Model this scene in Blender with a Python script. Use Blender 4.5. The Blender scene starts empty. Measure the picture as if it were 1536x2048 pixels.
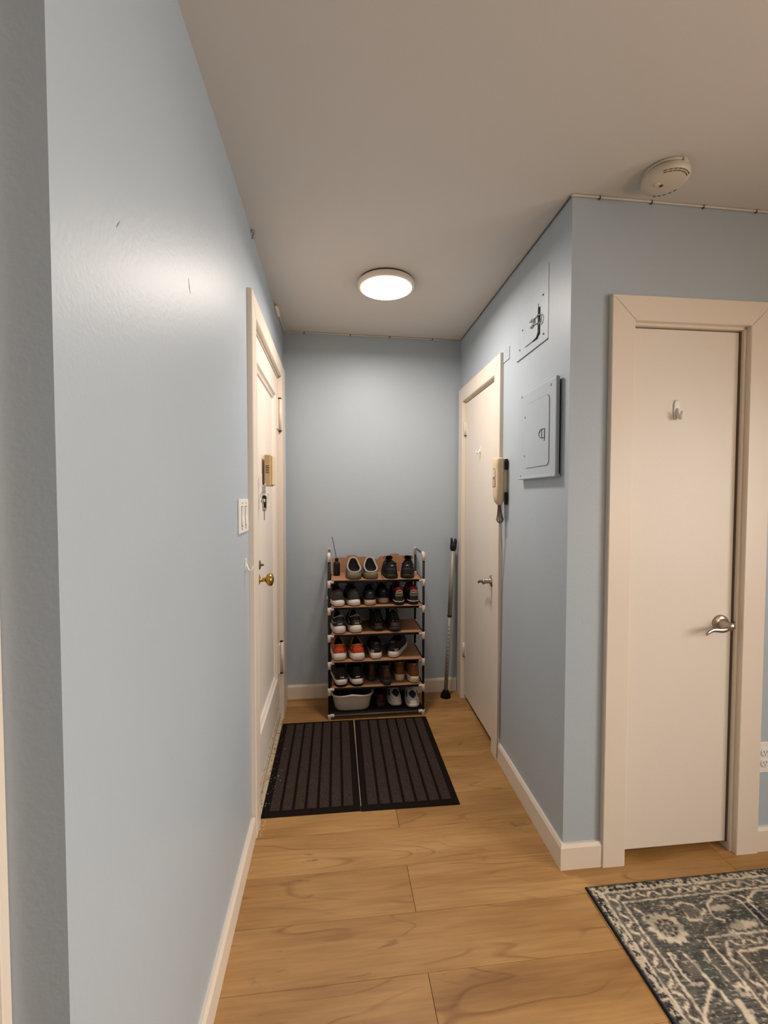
import bpy, bmesh, math, random
import numpy as np
from mathutils import Matrix, Vector
random.seed(4); np.random.seed(4)
C = bpy.context.scene.collection
SC = bpy.context.scene
PI = math.pi

# ------------------------------------------------------------------ camera
cam_d = bpy.data.cameras.new('camera'); cam = bpy.data.objects.new('camera', cam_d); C.objects.link(cam)
cam_d.sensor_fit = 'HORIZONTAL'; cam_d.sensor_width = 36; cam_d.lens = 880/1536*36; cam_d.clip_start = .02
yaw, pit, rol = .1128, .0350, .0008
cy, sy, cp, sp = math.cos(yaw), math.sin(yaw), math.cos(pit), math.sin(pit)
fw = Vector((sy*cp, cy*cp, -sp)); rt0 = Vector((cy, -sy, 0)); up0 = rt0.cross(fw)
rt = math.cos(rol)*rt0 + math.sin(rol)*up0; up = math.cos(rol)*up0 - math.sin(rol)*rt0
cam.matrix_world = Matrix(((rt.x, up.x, -fw.x, .3369), (rt.y, up.y, -fw.y, 0), (rt.z, up.z, -fw.z, 1.3954), (0, 0, 0, 1)))
SC.camera = cam

# ------------------------------------------------------------------ world, light, exposure
W_ = bpy.data.worlds.new('world'); SC.world = W_; W_.use_nodes = True
bg = W_.node_tree.nodes['Background']; bg.inputs[0].default_value = (.75, .87, 1, 1); bg.inputs[1].default_value = .6
SC.view_settings.view_transform = 'Standard'; SC.view_settings.look = 'None'
SC.view_settings.gamma = 1; SC.view_settings.use_curve_mapping = False
SC.view_settings.exposure = 0.0
HALL_LAMP_W = 16.2      # flush lamp in the hallway
STANDIN_LAMP_GLOW = 19.0  # radiance of the stand-in floor lamp for the unseen warm source at right
STANDIN_ROOM_LAMP_W = 10.0       # stand-in flush lamp for unseen overhead light behind the camera
STANDIN_WINDOW_W = 45.0         # stand-in window light for an unseen source on the right
def area(name, loc, size, power, col, direction, shape='SQUARE', size_y=None):
    d = bpy.data.lights.new(name, 'AREA'); d.energy = power; d.color = col; d.shape = shape; d.size = size
    if size_y: d.size_y = size_y
    o = bpy.data.objects.new(name, d); C.objects.link(o); o.location = loc
    o.rotation_euler = Vector(direction).to_track_quat('-Z', 'Y').to_euler()
    return o
area('standin_window_light', (3.34, -.35, 1.45), 1.2, STANDIN_WINDOW_W, (1, .92, .85), (-1, .06, -.34), 'RECTANGLE', 1.3).data.spread = 2.1  # area light standing in for whatever unseen source lights from the right

# ------------------------------------------------------------------ materials
def mat(name, col, rough=.5, metal=0, bump=0, bscale=200, var=0, vscale=8, emit=0, spec=.5, coat=0, speck=None, trans=0, ecol=None):
    m = bpy.data.materials.new(name); m.use_nodes = True; nt = m.node_tree; N = nt.nodes; Lk = nt.links
    b = N['Principled BSDF']; b.inputs['Base Color'].default_value = (*col, 1)
    b.inputs['Roughness'].default_value = rough; b.inputs['Metallic'].default_value = metal
    b.inputs['Specular IOR Level'].default_value = spec; b.inputs['Coat Weight'].default_value = coat
    if trans: b.inputs['Transmission Weight'].default_value = trans
    tc = N.new('ShaderNodeTexCoord')
    if var:
        n = N.new('ShaderNodeTexNoise'); n.inputs['Scale'].default_value = vscale; n.inputs['Detail'].default_value = 5
        Lk.new(tc.outputs['Object'], n.inputs['Vector'])
        r = N.new('ShaderNodeValToRGB'); r.color_ramp.elements[0].position = .3; r.color_ramp.elements[1].position = .7
        r.color_ramp.elements[0].color = (*[c*(1-var) for c in col], 1); r.color_ramp.elements[1].color = (*[min(1, c*(1+var)) for c in col], 1)
        Lk.new(n.outputs['Fac'], r.inputs['Fac']); Lk.new(r.outputs['Color'], b.inputs['Base Color'])
    if speck:      # (colour, scale, threshold)
        n2 = N.new('ShaderNodeTexNoise'); n2.inputs['Scale'].default_value = speck[1]; n2.inputs['Detail'].default_value = 2
        Lk.new(tc.outputs['Object'], n2.inputs['Vector'])
        r2 = N.new('ShaderNodeValToRGB'); r2.color_ramp.elements[0].position = speck[2]-.08; r2.color_ramp.elements[1].position = speck[2]+.08
        r2.color_ramp.elements[0].color = (*col, 1); r2.color_ramp.elements[1].color = (*speck[0], 1)
        Lk.new(n2.outputs['Fac'], r2.inputs['Fac']); Lk.new(r2.outputs['Color'], b.inputs['Base Color'])
    if bump:
        n = N.new('ShaderNodeTexNoise'); n.inputs['Scale'].default_value = bscale; n.inputs['Detail'].default_value = 3
        Lk.new(tc.outputs['Object'], n.inputs['Vector'])
        bp = N.new('ShaderNodeBump'); bp.inputs['Strength'].default_value = bump; bp.inputs['Distance'].default_value = .002
        Lk.new(n.outputs['Fac'], bp.inputs['Height']); Lk.new(bp.outputs['Normal'], b.inputs['Normal'])
    if emit:
        b.inputs['Emission Color'].default_value = (*(ecol or col), 1); b.inputs['Emission Strength'].default_value = emit
    return m
M = {}
M['blue'] = mat('blue_wall_paint', (.405, .47, .525), .46, spec=.36, bump=.22, bscale=95, var=.02, vscale=2)
M['ceil'] = mat('ceiling_paint', (.62, .60, .57), .8, bump=.1, bscale=120)
M['cream'] = mat('cream_trim_paint', (.74, .66, .56), .38, bump=.06, bscale=60)
M['doorp'] = mat('cream_door_paint', (.74, .68, .60), .42, bump=.12, bscale=160)
M['gap'] = mat('dark_gap', (.012, .010, .009), .9)
M['slot'] = mat('dark_brown_reveal', (.10, .07, .05), .8)
M['white'] = mat('white_plastic', (.78, .76, .72), .35)
M['lampw'] = mat('lamp_white_rim', (.82, .74, .66), .5)
M['glow'] = mat('lamp_diffuser', (1, .9, .78), .5, emit=7, ecol=(1, .84, .66))
M['steel'] = mat('satin_nickel', (.48, .41, .35), .3, metal=1)
M['brass'] = mat('aged_brass', (.42, .26, .07), .3, metal=1)
M['tan'] = mat('tan_plastic', (.50, .36, .19), .5, var=.05)
M['phone'] = mat('aged_cream_plastic', (.66, .52, .34), .45, var=.05, vscale=25)
M['black'] = mat('black_plastic', (.009, .008, .008), .5, spec=.25)
M['rub'] = mat('black_rubber', (.008, .0045, .0035), .85, bump=.3, bscale=300, spec=.12)
M['carpet'] = mat('grey_brown_ribbed_carpet', (.030, .021, .017), .95, bump=1, bscale=420, speck=((.075, .055, .046), 340, .56), spec=.1)
M['alu'] = mat('dull_aluminium', (.30, .28, .25), .5, metal=.25)
M['card'] = mat('brown_cardboard', (.36, .19, .10), .85, var=.1, vscale=9, spec=.2)
M['fab'] = mat('dark_shelf_fabric', (.016, .012, .011), .9, bump=.2, spec=.1)
M['tube'] = mat('black_metal_tube', (.008, .006, .006), .5, spec=.2)
M['conn'] = mat('pale_plastic_connector', (.62, .55, .50), .5)
M['greytube'] = mat('dark_grey_sleeve', (.09, .08, .075), .45)
M['basin'] = mat('grey_beige_plastic', (.47, .43, .38), .45)
M['cable'] = mat('white_cable', (.66, .62, .56), .6)
M['clear'] = mat('brown_grey_cord', (.13, .095, .07), .4)
M['wireg'] = mat('grey_flat_cable', (.38, .35, .31), .5)
M['scuff'] = mat('grey_scuff', (.28, .29, .31), .7)
M['thresh'] = mat('worn_cream_threshold', (.55, .46, .33), .6, speck=((.20, .14, .09), 55, .62))
# shoe materials
def sm(n, c, r=.7, **k): M[n] = mat('shoe_'+n, c, r, bump=.25, bscale=500, spec=.22, **k)
sm('s_black', (.010, .009, .010)); sm('s_black2', (.016, .013, .010), .5); sm('s_lining', (.008, .006, .007), .9)
sm('s_navy', (.012, .015, .026)); sm('s_grey', (.060, .052, .047), .75, var=.2, vscale=40); sm('s_dkgrey', (.03, .028, .026))
sm('s_white', (.62, .56, .52), .55); sm('s_whiteup', (.60, .56, .54), .6); sm('s_cream', (.56, .45, .30), .6); sm('s_tansole', (.42, .31, .22), .6)
sm('s_orange', (.42, .055, .015), .7, var=.25, vscale=80); sm('s_ochre', (.40, .20, .05)); sm('s_red', (.20, .016, .016)); sm('s_olive', (.20, .19, .11))
sm('s_palegrey', (.30, .29, .27)); sm('s_brown', (.17, .065, .020), .6, var=.15, vscale=30); sm('s_dkbrown', (.035, .018, .011), .6); sm('s_maroon', (.05, .008, .010))
sm('s_clog', (.20, .17, .145), .6); sm('s_clogrim', (.34, .31, .28), .5); sm('s_clogsole', (.14, .115, .075), .7); sm('s_emblem', (.025, .025, .05)); sm('s_mark', (.7, .7, .7), .4)
sm('s_dkheel', (.06, .028, .014), .6); sm('s_lacegrey', (.22, .22, .21)); sm('s_redsole', (.15, .03, .02))

def wood():
    m = bpy.data.materials.new('oak_plank_print'); m.use_nodes = True; nt = m.node_tree; N = nt.nodes; L = nt.links
    b = N['Principled BSDF']; b.inputs['Roughness'].default_value = .48
    g = N.new('ShaderNodeNewGeometry'); oi = N.new('ShaderNodeObjectInfo')
    off = N.new('ShaderNodeVectorMath'); off.operation = 'SCALE'; off.inputs[0].default_value = (13.7, 5.1, 3.3)
    L.new(oi.outputs['Random'], off.inputs['Scale'])
    ad = N.new('ShaderNodeVectorMath'); ad.operation = 'ADD'; L.new(g.outputs['Position'], ad.inputs[0]); L.new(off.outputs[0], ad.inputs[1])
    def noise(scale, vec, detail=6, dist=0):
        mp = N.new('ShaderNodeMapping'); mp.inputs['Scale'].default_value = vec; L.new(ad.outputs[0], mp.inputs['Vector'])
        n = N.new('ShaderNodeTexNoise'); n.inputs['Scale'].default_value = scale; n.inputs['Detail'].default_value = detail
        n.inputs['Distortion'].default_value = dist; L.new(mp.outputs[0], n.inputs['Vector']); return n.outputs['Fac']
    def ramp(src, *st):
        r = N.new('ShaderNodeValToRGB'); e = r.color_ramp.elements
        while len(e) < len(st): e.new(.5)
        for el, (p, c) in zip(e, st): el.position = p; el.color = (*c, 1)
        L.new(src, r.inputs['Fac']); return r.outputs['Color']
    def mix(kind, f, a, bb):
        x = N.new('ShaderNodeMix'); x.data_type = 'RGBA'; x.blend_type = kind
        if isinstance(f, float): x.inputs['Factor'].default_value = f
        else: L.new(f, x.inputs['Factor'])
        L.new(a, x.inputs['A']); L.new(bb, x.inputs['B']); return x.outputs['Result']
    base = ramp(noise(1.0, (1.6, 7, 1), 5, .4), (.30, (.285, .142, .040)), (.5, (.395, .212, .068)), (.72, (.49, .285, .105)))
    fine = ramp(noise(1.0, (5, 90, 1), 4), (.25, (.80, .78, .74)), (.75, (1.08, 1.08, 1.08)))
    c = mix('MULTIPLY', 1.0, base, fine)
    # cathedral lines: contour bands of a stretched smooth noise
    n = noise(1.0, (1.1, 5.5, 1), 1.5, .15)
    mu = N.new('ShaderNodeMath'); mu.operation = 'MULTIPLY'; mu.inputs[1].default_value = 13; L.new(n, mu.inputs[0])
    fr = N.new('ShaderNodeMath'); fr.operation = 'FRACT'; L.new(mu.outputs[0], fr.inputs[0])
    lines = ramp(fr.outputs[0], (.0, (1, 1, 1)), (.80, (1, 1, 1)), (.93, (.66, .58, .48)), (1.0, (1, 1, 1)))
    fade = ramp(noise(1.0, (2.5, 9, 1), 3), (.45, (0, 0, 0)), (.62, (1, 1, 1)))
    c = mix('MIX', fade, c, mix('MULTIPLY', 1.0, c, lines))
    kn = ramp(noise(1.0, (7, 22, 1), 4, .8), (.66, (0, 0, 0)), (.76, (.75, .75, .75)))
    dk = N.new('ShaderNodeRGB'); dk.outputs[0].default_value = (.17, .085, .04, 1)
    c = mix('MIX', kn, c, dk.outputs[0])
    L.new(c, b.inputs['Base Color'])
    bp = N.new('ShaderNodeBump'); bp.inputs['Strength'].default_value = .08; bp.inputs['Distance'].default_value = .002
    L.new(noise(1.0, (5, 90, 1), 4), bp.inputs['Height']); L.new(bp.outputs['Normal'], b.inputs['Normal'])
    return m
M['wood'] = wood()

# ------------------------------------------------------------------ mesh helpers
class MB:
    def __init__(s): s.v = []; s.f = []; s.mi = []; s.smooth = []
    def add(s, vs, fs, mi=0, smooth=False):
        o = len(s.v); s.v += [tuple(p) for p in vs]
        for f in fs: s.f.append([i+o for i in f]); s.mi.append(mi); s.smooth.append(smooth)
        return s
    def box(s, a, b, bev=0, mi=0):
        x0, x1 = sorted((a[0], b[0])); y0, y1 = sorted((a[1], b[1])); z0, z1 = sorted((a[2], b[2]))
        bev = min(bev, (x1-x0)*.45, (y1-y0)*.45, (z1-z0)*.45)
        if bev <= 0:
            v = [(x, y, z) for x in (x0, x1) for y in (y0, y1) for z in (z0, z1)]
            return s.add(v, [(0, 1, 3, 2), (4, 6, 7, 5), (0, 4, 5, 1), (2, 3, 7, 6), (0, 2, 6, 4), (1, 5, 7, 3)], mi)
        bm = bmesh.new(); bmesh.ops.create_cube(bm, size=1)
        bmesh.ops.scale(bm, vec=(x1-x0, y1-y0, z1-z0), verts=bm.verts); bmesh.ops.translate(bm, vec=((x0+x1)/2, (y0+y1)/2, (z0+z1)/2), verts=bm.verts)
        bmesh.ops.bevel(bm, geom=list(bm.edges), offset=bev, segments=2, profile=.5, affect='EDGES')
        bm.verts.index_update(); s.add([v.co[:] for v in bm.verts], [[v.index for v in f.verts] for f in bm.faces], mi); bm.free(); return s
    def loft(s, loops, close=True, cap0=True, cap1=True, mi=0, smooth=True):
        n = len(loops[0]); vs = [p for l in loops for p in l]; fs = []
        for i in range(len(loops)-1):
            for j in range(n if close else n-1):
                k = (j+1) % n
                fs.append((i*n+j, i*n+k, (i+1)*n+k, (i+1)*n+j))
        o = len(s.v); s.add(vs, fs, mi, smooth)
        if cap0: s.f.append([o+j for j in range(n)][::-1]); s.mi.append(mi); s.smooth.append(False)
        if cap1: s.f.append([o+(len(loops)-1)*n+j for j in range(n)]); s.mi.append(mi); s.smooth.append(False)
        return s
    def tube(s, pts, r, n=10, closed=False, mi=0, caps=True):
        P = [Vector(p) for p in pts]; m = len(P); rr = r if isinstance(r, (list, tuple)) else [r]*m
        ring = []; prev = None
        for i in range(m):
            if closed: t = P[(i+1) % m]-P[(i-1) % m]
            else: t = P[min(i+1, m-1)]-P[max(i-1, 0)]
            t.normalize()
            if prev is None:
                a = Vector((0, 0, 1)) if abs(t.z) < .9 else Vector((1, 0, 0)); u = t.cross(a).normalized()
            else: u = (prev-t*prev.dot(t)).normalized()
            prev = u; w = t.cross(u)
            ring.append([P[i]+rr[i]*(math.cos(2*PI*k/n)*u+math.sin(2*PI*k/n)*w) for k in range(n)])
        if closed: ring.append(ring[0]); return s.loft(ring, True, False, False, mi)
        return s.loft(ring, True, caps, caps, mi)
    def lathe(s, prof, c, axis='z', n=32, mi=0):     # prof: (radius, height)
        loops = []
        for r, h in prof:
            l = []
            for k in range(n):
                a = 2*PI*k/n; x, y = max(r, 1e-4)*math.cos(a), max(r, 1e-4)*math.sin(a)
                l.append({'z': (c[0]+x, c[1]+y, c[2]+h), '-z': (c[0]+x, c[1]-y, c[2]-h), 'x': (c[0]+h, c[1]+x, c[2]+y), 'y': (c[0]+y, c[1]+h, c[2]+x), '-y': (c[0]+x, c[1]-h, c[2]+y)}[axis])
            loops.append(l)
        return s.loft(loops, True, True, True, mi)
    def prism(s, poly, z0, z1, mi=0):                 # poly: (x, y) ccw
        n = len(poly); return s.add([(x, y, z0) for x, y in poly]+[(x, y, z1) for x, y in poly],
            [list(range(n))[::-1], list(range(n, 2*n))]+[(i, (i+1) % n, (i+1) % n+n, i+n) for i in range(n)], mi)
    def mesh(s, name, mats, off=(0, 0, 0)):
        me = bpy.data.meshes.new(name); me.from_pydata([(x-off[0], y-off[1], z-off[2]) for x, y, z in s.v], [], s.f)
        for m in (mats if isinstance(mats, (list, tuple)) else [mats]): me.materials.append(m)
        me.polygons.foreach_set('material_index', s.mi); me.polygons.foreach_set('use_smooth', s.smooth); me.update()
        bm = bmesh.new(); bm.from_mesh(me); bmesh.ops.recalc_face_normals(bm, faces=bm.faces); bm.to_mesh(me); bm.free()
        return me
OFF = {}
RF = None
def link(name, me, parent=None):
    o = bpy.data.objects.new(name, me); C.objects.link(o)
    if parent: o.parent = parent
    return o
def part(name, mb, m, parent, label=None):
    root = parent
    while root.parent: root = root.parent
    o = link(name, mb.mesh(name, m, OFF.get(root.name, (0, 0, 0))), parent)
    if label: o['label'] = label
    return o
def props(o, label, cat, group=None):
    o['label'] = label; o['category'] = cat
    if group: o['group'] = group
    return o
def thing(name, label, cat, base=(0, 0, 0), frame=None, group=None):     # Empty at the base, in a wall's frame
    o = link(name, None); F = frame or Matrix.Identity(4)
    o.matrix_world = F @ Matrix.Translation(base); OFF[o.name] = base
    o.empty_display_size = .05
    return props(o, label, cat, group)
def single(name, mb, m, label, cat, base=(0, 0, 0), frame=None, group=None):
    o = link(name, mb.mesh(name, m, base)); o.matrix_world = (frame or Matrix.Identity(4)) @ Matrix.Translation(base)
    return props(o, label, cat, group)
def struct(name, mb=None, m=None, frame=None, label=None, base=(0, 0, 0)):
    if mb: o = link(name, mb.mesh(name, m, base))
    else: o = link(name, None)
    o.matrix_world = (frame or Matrix.Identity(4)) @ Matrix.Translation(base); OFF[o.name] = base
    o['kind'] = 'structure'
    if label: o['label'] = label
    return o

# ------------------------------------------------------------------ setting: dimensions
CORN = (1.187, 1.5247); AR, AB, AC = .0253, .0049, -.0054
FR = Matrix.Translation((CORN[0], CORN[1], 0)) @ Matrix.Rotation(math.atan2(1, AR), 4, 'Z')       # right wall: x along (away), y out into the hall
FK = Matrix.Translation((CORN[0], CORN[1], 0)) @ Matrix.Rotation(math.atan2(AC, 1), 4, 'Z')       # closet wall: x to the right, -y out
YB = 3.0476
def yback(x): return YB+AB*x
def zc(x, y): return 2.466-.0097*x+.0128*y
HB = .095; TOP = 2.62
FRi, FKi = FR.inverted(), FK.inverted()

# floor with planks
fl = struct('floor', MB().box((-2, -2.6, -.06), (3.2, 3.2, -.012)), M['gap'], label='light oak plank floor')
k = 0
PW = .19
for r in range(-21, 9):
    y0 = 1.41+PW*r; y1 = y0+PW
    x_lo, x_hi = (-2, 3.2)
    if y1 > 1.70: x_lo, x_hi = (-.05, 1.30)
    elif y1 > .70: x_lo = -.05
    st = .606 if r % 2 == 0 else -.004
    x = st-1.22*3
    while x < x_hi:
        a, b_ = max(x, x_lo), min(x+1.22, x_hi); yy1 = min(y1, 3.1)
        if b_-a > .02 and yy1-y0 > .02:
            g = .0007
            me = MB().box((a+g, y0+g*.6, -.012), (b_-g, yy1-g*.6, 0), bev=.0006)
            part('plank', me, M['wood'], fl)
        x += 1.22

# ceiling (slightly out of level) and walls
v = [(x, y, zc(x, y)+dz) for dz in (0, .1) for x, y in ((-2.1, -2.7), (3.3, -2.7), (3.3, 3.3), (-2.1, 3.3))]
struct('ceiling', MB().add(v, [(0, 1, 2, 3), (4, 7, 6, 5), (0, 4, 5, 1), (1, 5, 6, 2), (2, 6, 7, 3), (3, 7, 4, 0)]), M['ceil'], label='off-white painted ceiling')
L0, L1, LT = 1.888, 2.772, 2.128        # entry door opening on the left wall
YL = .580
w = MB(); w.prism([(0, YL), (0, L0), (-.12, L0), (-.12, YL+.12)], 0, TOP); w.prism([(0, L1), (0, 3.2), (-.12, 3.2), (-.12, L1)], 0, TOP); w.prism([(0, L0), (0, L1), (-.12, L1), (-.12, L0)], LT, TOP)
struct('wall_left', w, M['blue'], label='light blue painted wall with a sheen from the lamp')
struct('wall_left_return', MB().prism([(0, YL), (-.12, YL+.12), (-.16, YL+.12), (-.16, YL)], 0, TOP).prism([(-.16, YL), (-.16, YL+.12), (-1.0, YL+.12), (-1.0, YL)], 2.1, TOP).prism([(-1.0, YL), (-1.0, YL+.12), (-2, YL+.12), (-2, YL)], 0, TOP), M['blue'])
struct('trim_1', MB().box((-.066, YL, 0), (-.17, YL-.018, 2.18), .003), M['cream'], label='cream casing at the left edge of the photo')
struct('wall_beyond', MB().box((-1.0, YL+.12, 0), (-.16, YL+.16, 2.1)), M['blue'])
struct('wall_back', MB().prism([(-.12, yback(-.12)), (1.4, yback(1.4)), (1.4, yback(1.4)+.12), (-.12, yback(-.12)+.12)], 0, TOP), M['blue'], label='light blue wall at the end of the hall behind the shoe rack')
R0, R1, RT = .762, 1.402, 2.040        # hall closet opening on the right wall (along the wall from its near corner)
w = MB(); w.prism([(0, 0), (R0, 0), (R0, -.1), (.1, -.1)][::-1], 0, TOP); w.prism([(R1, 0), (1.58, 0), (1.58, -.1), (R1, -.1)][::-1], 0, TOP); w.prism([(R0, 0), (R1, 0), (R1, -.1), (R0, -.1)][::-1], RT, TOP)
struct('wall_right', w, M['blue'], FR, label='light blue hall wall with the breaker panel and intercom')
K0, K1, KT = .238, .702, 2.035
w = MB(); w.prism([(0, 0), (K0, 0), (K0, .1), (.1, .1)], 0, TOP); w.prism([(K1, 0), (2.0, 0), (2.0, .1), (K1, .1)], 0, TOP); w.prism([(K0, 0), (K1, 0), (K1, .1), (K0, .1)], KT, TOP)
struct('wall_front', w, M['blue'], FK, label='light blue wall with the narrow closet door')
struct('wall_room_back', MB().box((-2, -2.72, 0), (3.2, -2.6, TOP)), M['blue'])
struct('wall_room_left', MB().box((-2.12, -2.7, 0), (-2, .7, TOP)), M['blue'])
w = MB(); w.box((3.2, -2.7, 0), (3.32, -1.1, TOP)); w.box((3.2, .4, 0), (3.32, 1.6, TOP)); w.box((3.2, -1.1, 0), (3.32, .4, .80)); w.box((3.2, -1.1, 2.10), (3.32, .4, TOP))
struct('wall_room_right', w, M['blue'])
wn = struct('standin_window', MB().box((3.2, -1.1, .80), (3.25, -1.06, 2.10)).box((3.2, .36, .80), (3.25, .4, 2.10)).box((3.2, -1.06, .80), (3.25, .36, .84)).box((3.2, -1.06, 2.06), (3.25, .36, 2.10)), M['white'])  # window frame added out of view for the stand-in light

# baseboards (top edge eased)
def bb_poly(t=.015): return [(0, 0), (t, 0), (t, HB-.012), (t*.55, HB), (0, HB)]
def baseboard(name, x0, x1, frame, sgn, mitre0=0, mitre1=0, t=.015):
    l0 = [(x0-mitre0*(p[0]/t)*t, sgn*p[0], p[1]) for p in bb_poly(t)]; l1 = [(x1+mitre1*(p[0]/t)*t, sgn*p[0], p[1]) for p in bb_poly(t)]
    return struct(name, MB().loft([l0, l1], True, True, True, 0, False), M['cream'], frame)
FL = Matrix(((0, 1, 0, 0), (1, 0, 0, 0), (0, 0, 1, 0), (0, 0, 0, 1)))
def left_bb(name, y0, y1):
    t = .015; l = [[(p[0], y, p[1]) for p in bb_poly()] for y in (y0, y1)]
    struct(name, MB().loft(l, True, True, True, 0, False), M['cream'])
left_bb('baseboard_left', YL, 1.795)
left_bb('baseboard_left_far', 2.975, YB-.001)
baseboard('baseboard_back', .0155, 1.205, Matrix.Translation((0, YB, 0)) @ Matrix.Rotation(AB, 4, 'Z'), -1)
baseboard('baseboard_right', 0, .6735, FR, 1, 1, 0)
baseboard('baseboard_front', 0, .1475, FK, -1, 1, 0)
baseboard('baseboard_front_right', .7955, 2.0, FK, -1)

# ------------------------------------------------------------------ casings (mitred boards) and doors
def casing(name, s0, s1, o0, o1, zt, zo, frame, sg, proud=.02, label=None, axis='x', far=True, gap=True):
    """outer s0..s1, opening o0..o1, top zt, opening top zo; three boards with mitred corners, plus jamb"""
    root = struct(name, None, None, frame, label)
    P = (lambda a, n, z: (a, sg*n, z)) if axis == 'x' else (lambda a, n, z: (n, a, z))
    def board(nm, q):
        e = .0025                                   # eased front edge
        c = (sum(p[0] for p in q)/4, sum(p[1] for p in q)/4)
        ins = [(p[0]+(e if p[0] < c[0] else -e), p[1]+(e if p[1] < c[1] else -e) if p[1] > 0 else 0) for p in q]
        part(nm, MB().loft([[P(a, -.0, z) for a, z in q], [P(a, proud-e, z) for a, z in q], [P(a, proud, z) for a, z in ins]], True, True, True, 0, False), M['cream'], root)
    g = .0004
    board('casing_board', [(s0, 0), (o0, 0), (o0, zo-g), (s0, zt-g)])
    if far: board('casing_board', [(o1, 0), (s1, 0), (s1, zt-g), (o1, zo-g)])
    board('casing_board', [(s0, zt), (o0, zo), (o1, zo), (s1, zt)])
    return root, P
# entry door (left wall)
d1, P = casing('door_1', 1.797, 2.968, L0, L1, 2.212, LT, None, 1, .02, 'cream painted metal entry door with one tall moulded panel', 'y')
jb = MB(); jb.box((-.12, L0-.0, 0), (0, L0+.012, LT)); jb.box((-.12, L1-.012, 0), (0, L1, LT)); jb.box((-.12, L0, LT-.012), (0, L1, LT)); part('jamb', jb, M['cream'], d1)
LX = -.006
leaf = MB()
PY0, PY1, PZ0, PZ1 = 2.005, 2.635, .300, 1.995
for a, b_ in (((LX-.04, L0+.014, .022), (LX, PY0, LT-.016)), ((LX-.04, PY1, .022), (LX, L1-.014, LT-.016)), ((LX-.04, PY0, .022), (LX, PY1, PZ0)), ((LX-.04, PY0, PZ1), (LX, PY1, LT-.016))): leaf.box(a, b_)
leaf.box((LX-.04, PY0, PZ0), (LX-.012, PY1, PZ1))
leaf1 = part('door_leaf', leaf, M['doorp'], d1)
def ring_prof(mb, y0, y1, z0, z1, prof):     # picture-frame moulding: prof = (inset, x)
    loops = [[(x, y0+i, z0+i), (x, y1-i, z0+i), (x, y1-i, z1-i), (x, y0+i, z1-i)] for i, x in prof]
    return mb.loft(loops, True, False, False, 0, False)
part('panel_moulding', ring_prof(MB(), PY0, PY1, PZ0, PZ1, [(-.004, LX), (-.001, LX+.007), (.008, LX+.007), (.012, LX-.004), (.020, LX-.004), (.024, LX+.001), (.034, LX-.004), (.038, LX-.010), (.05, LX-.012)]), M['doorp'], leaf1)
for z in (1.895, .395):
    h = MB(); h.tube([(LX+.016, L1-.004, z-.095), (LX+.016, L1-.004, z+.095)], .0085, 12); h.box((LX-.002, L1-.05, z-.09), (LX+.008, L1-.006, z+.09), .001)
    h.box((.019, L1+.004, z-.09), (.023, L1+.035, z+.09), .001); hg = part('hinge', h, M['cream'], d1)
    part('hinge_gap', MB().box((LX+.004, L1-.012, z-.103), (LX+.024, L1+.004, z-.0965)).box((LX+.004, L1-.012, z+.0965), (LX+.024, L1+.004, z+.103)), M['gap'], hg)
kn = MB(); kn.lathe([(.026, 0), (.026, .003), (.020, .006), (.010, .008), (.009, .030), (.013, .034), (.024, .040), (.029, .047), (.029, .057), (.024, .064), (.012, .068), (.0, .069)], (LX, 2.035, 1.018), 'x', 28)
part('door_knob', kn, M['brass'], leaf1, 'round brass door knob')
part('lock_plate', MB().lathe([(.021, 0), (.021, .005), (.014, .008), (0, .009)], (LX, 2.055, 1.082), 'x', 20).box((LX+.006, 2.047, 1.078), (LX+.022, 2.063, 1.086), .002), M['slot'], leaf1, 'small brown lock turn above the knob')
th = MB(); th.box((-.10, L0+.001, 0), (.016, L1-.001, .014), .003); part('threshold', th, M['thresh'], d1)
part('door_sweep', MB().box((LX, L0+.016, .028), (LX+.008, L1-.016, .060), .002).box((LX, L0+.016, .064), (LX+.004, L1-.016, .078), .001), M['thresh'], leaf1)

# hall closet door (right wall)
d2, P = casing('door_2', .676, 1.500, R0, R1, 2.134, RT, FR, 1, .02, 'plain cream hall closet door on the right')
jb = MB(); jb.box((R0, -.1, 0), (R0+.010, 0, RT)); jb.box((R1-.010, -.1, 0), (R1, 0, RT)); jb.box((R0, -.1, RT-.010), (R1, 0, RT)); part('jamb', jb, M['cream'], d2)
DR = -.004
leaf2 = part('door_leaf', MB().box((R0+.013, DR-.036, .030), (R1-.013, DR, RT-.014), .0015), M['doorp'], d2)
for z in (1.855, .345):
    h = MB(); h.tube([(R1-.011, DR+.007, z-.045), (R1-.011, DR+.007, z+.045)], .0065, 10); h.box((R1-.034, DR-.001, z-.044), (R1-.014, DR+.003, z+.044), .0008)
    for q in (-.018, .018): h.tube([(R1-.011, DR+.007, z+q-.001), (R1-.011, DR+.007, z+q+.001)], .0072, 10)
    hg = part('hinge', h, M['doorp'], d2)
    part('hinge_gap', MB().box((R1-.02, DR-.002, z-.049), (R1-.006, DR+.012, z-.0455)), M['gap'], hg)
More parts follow.
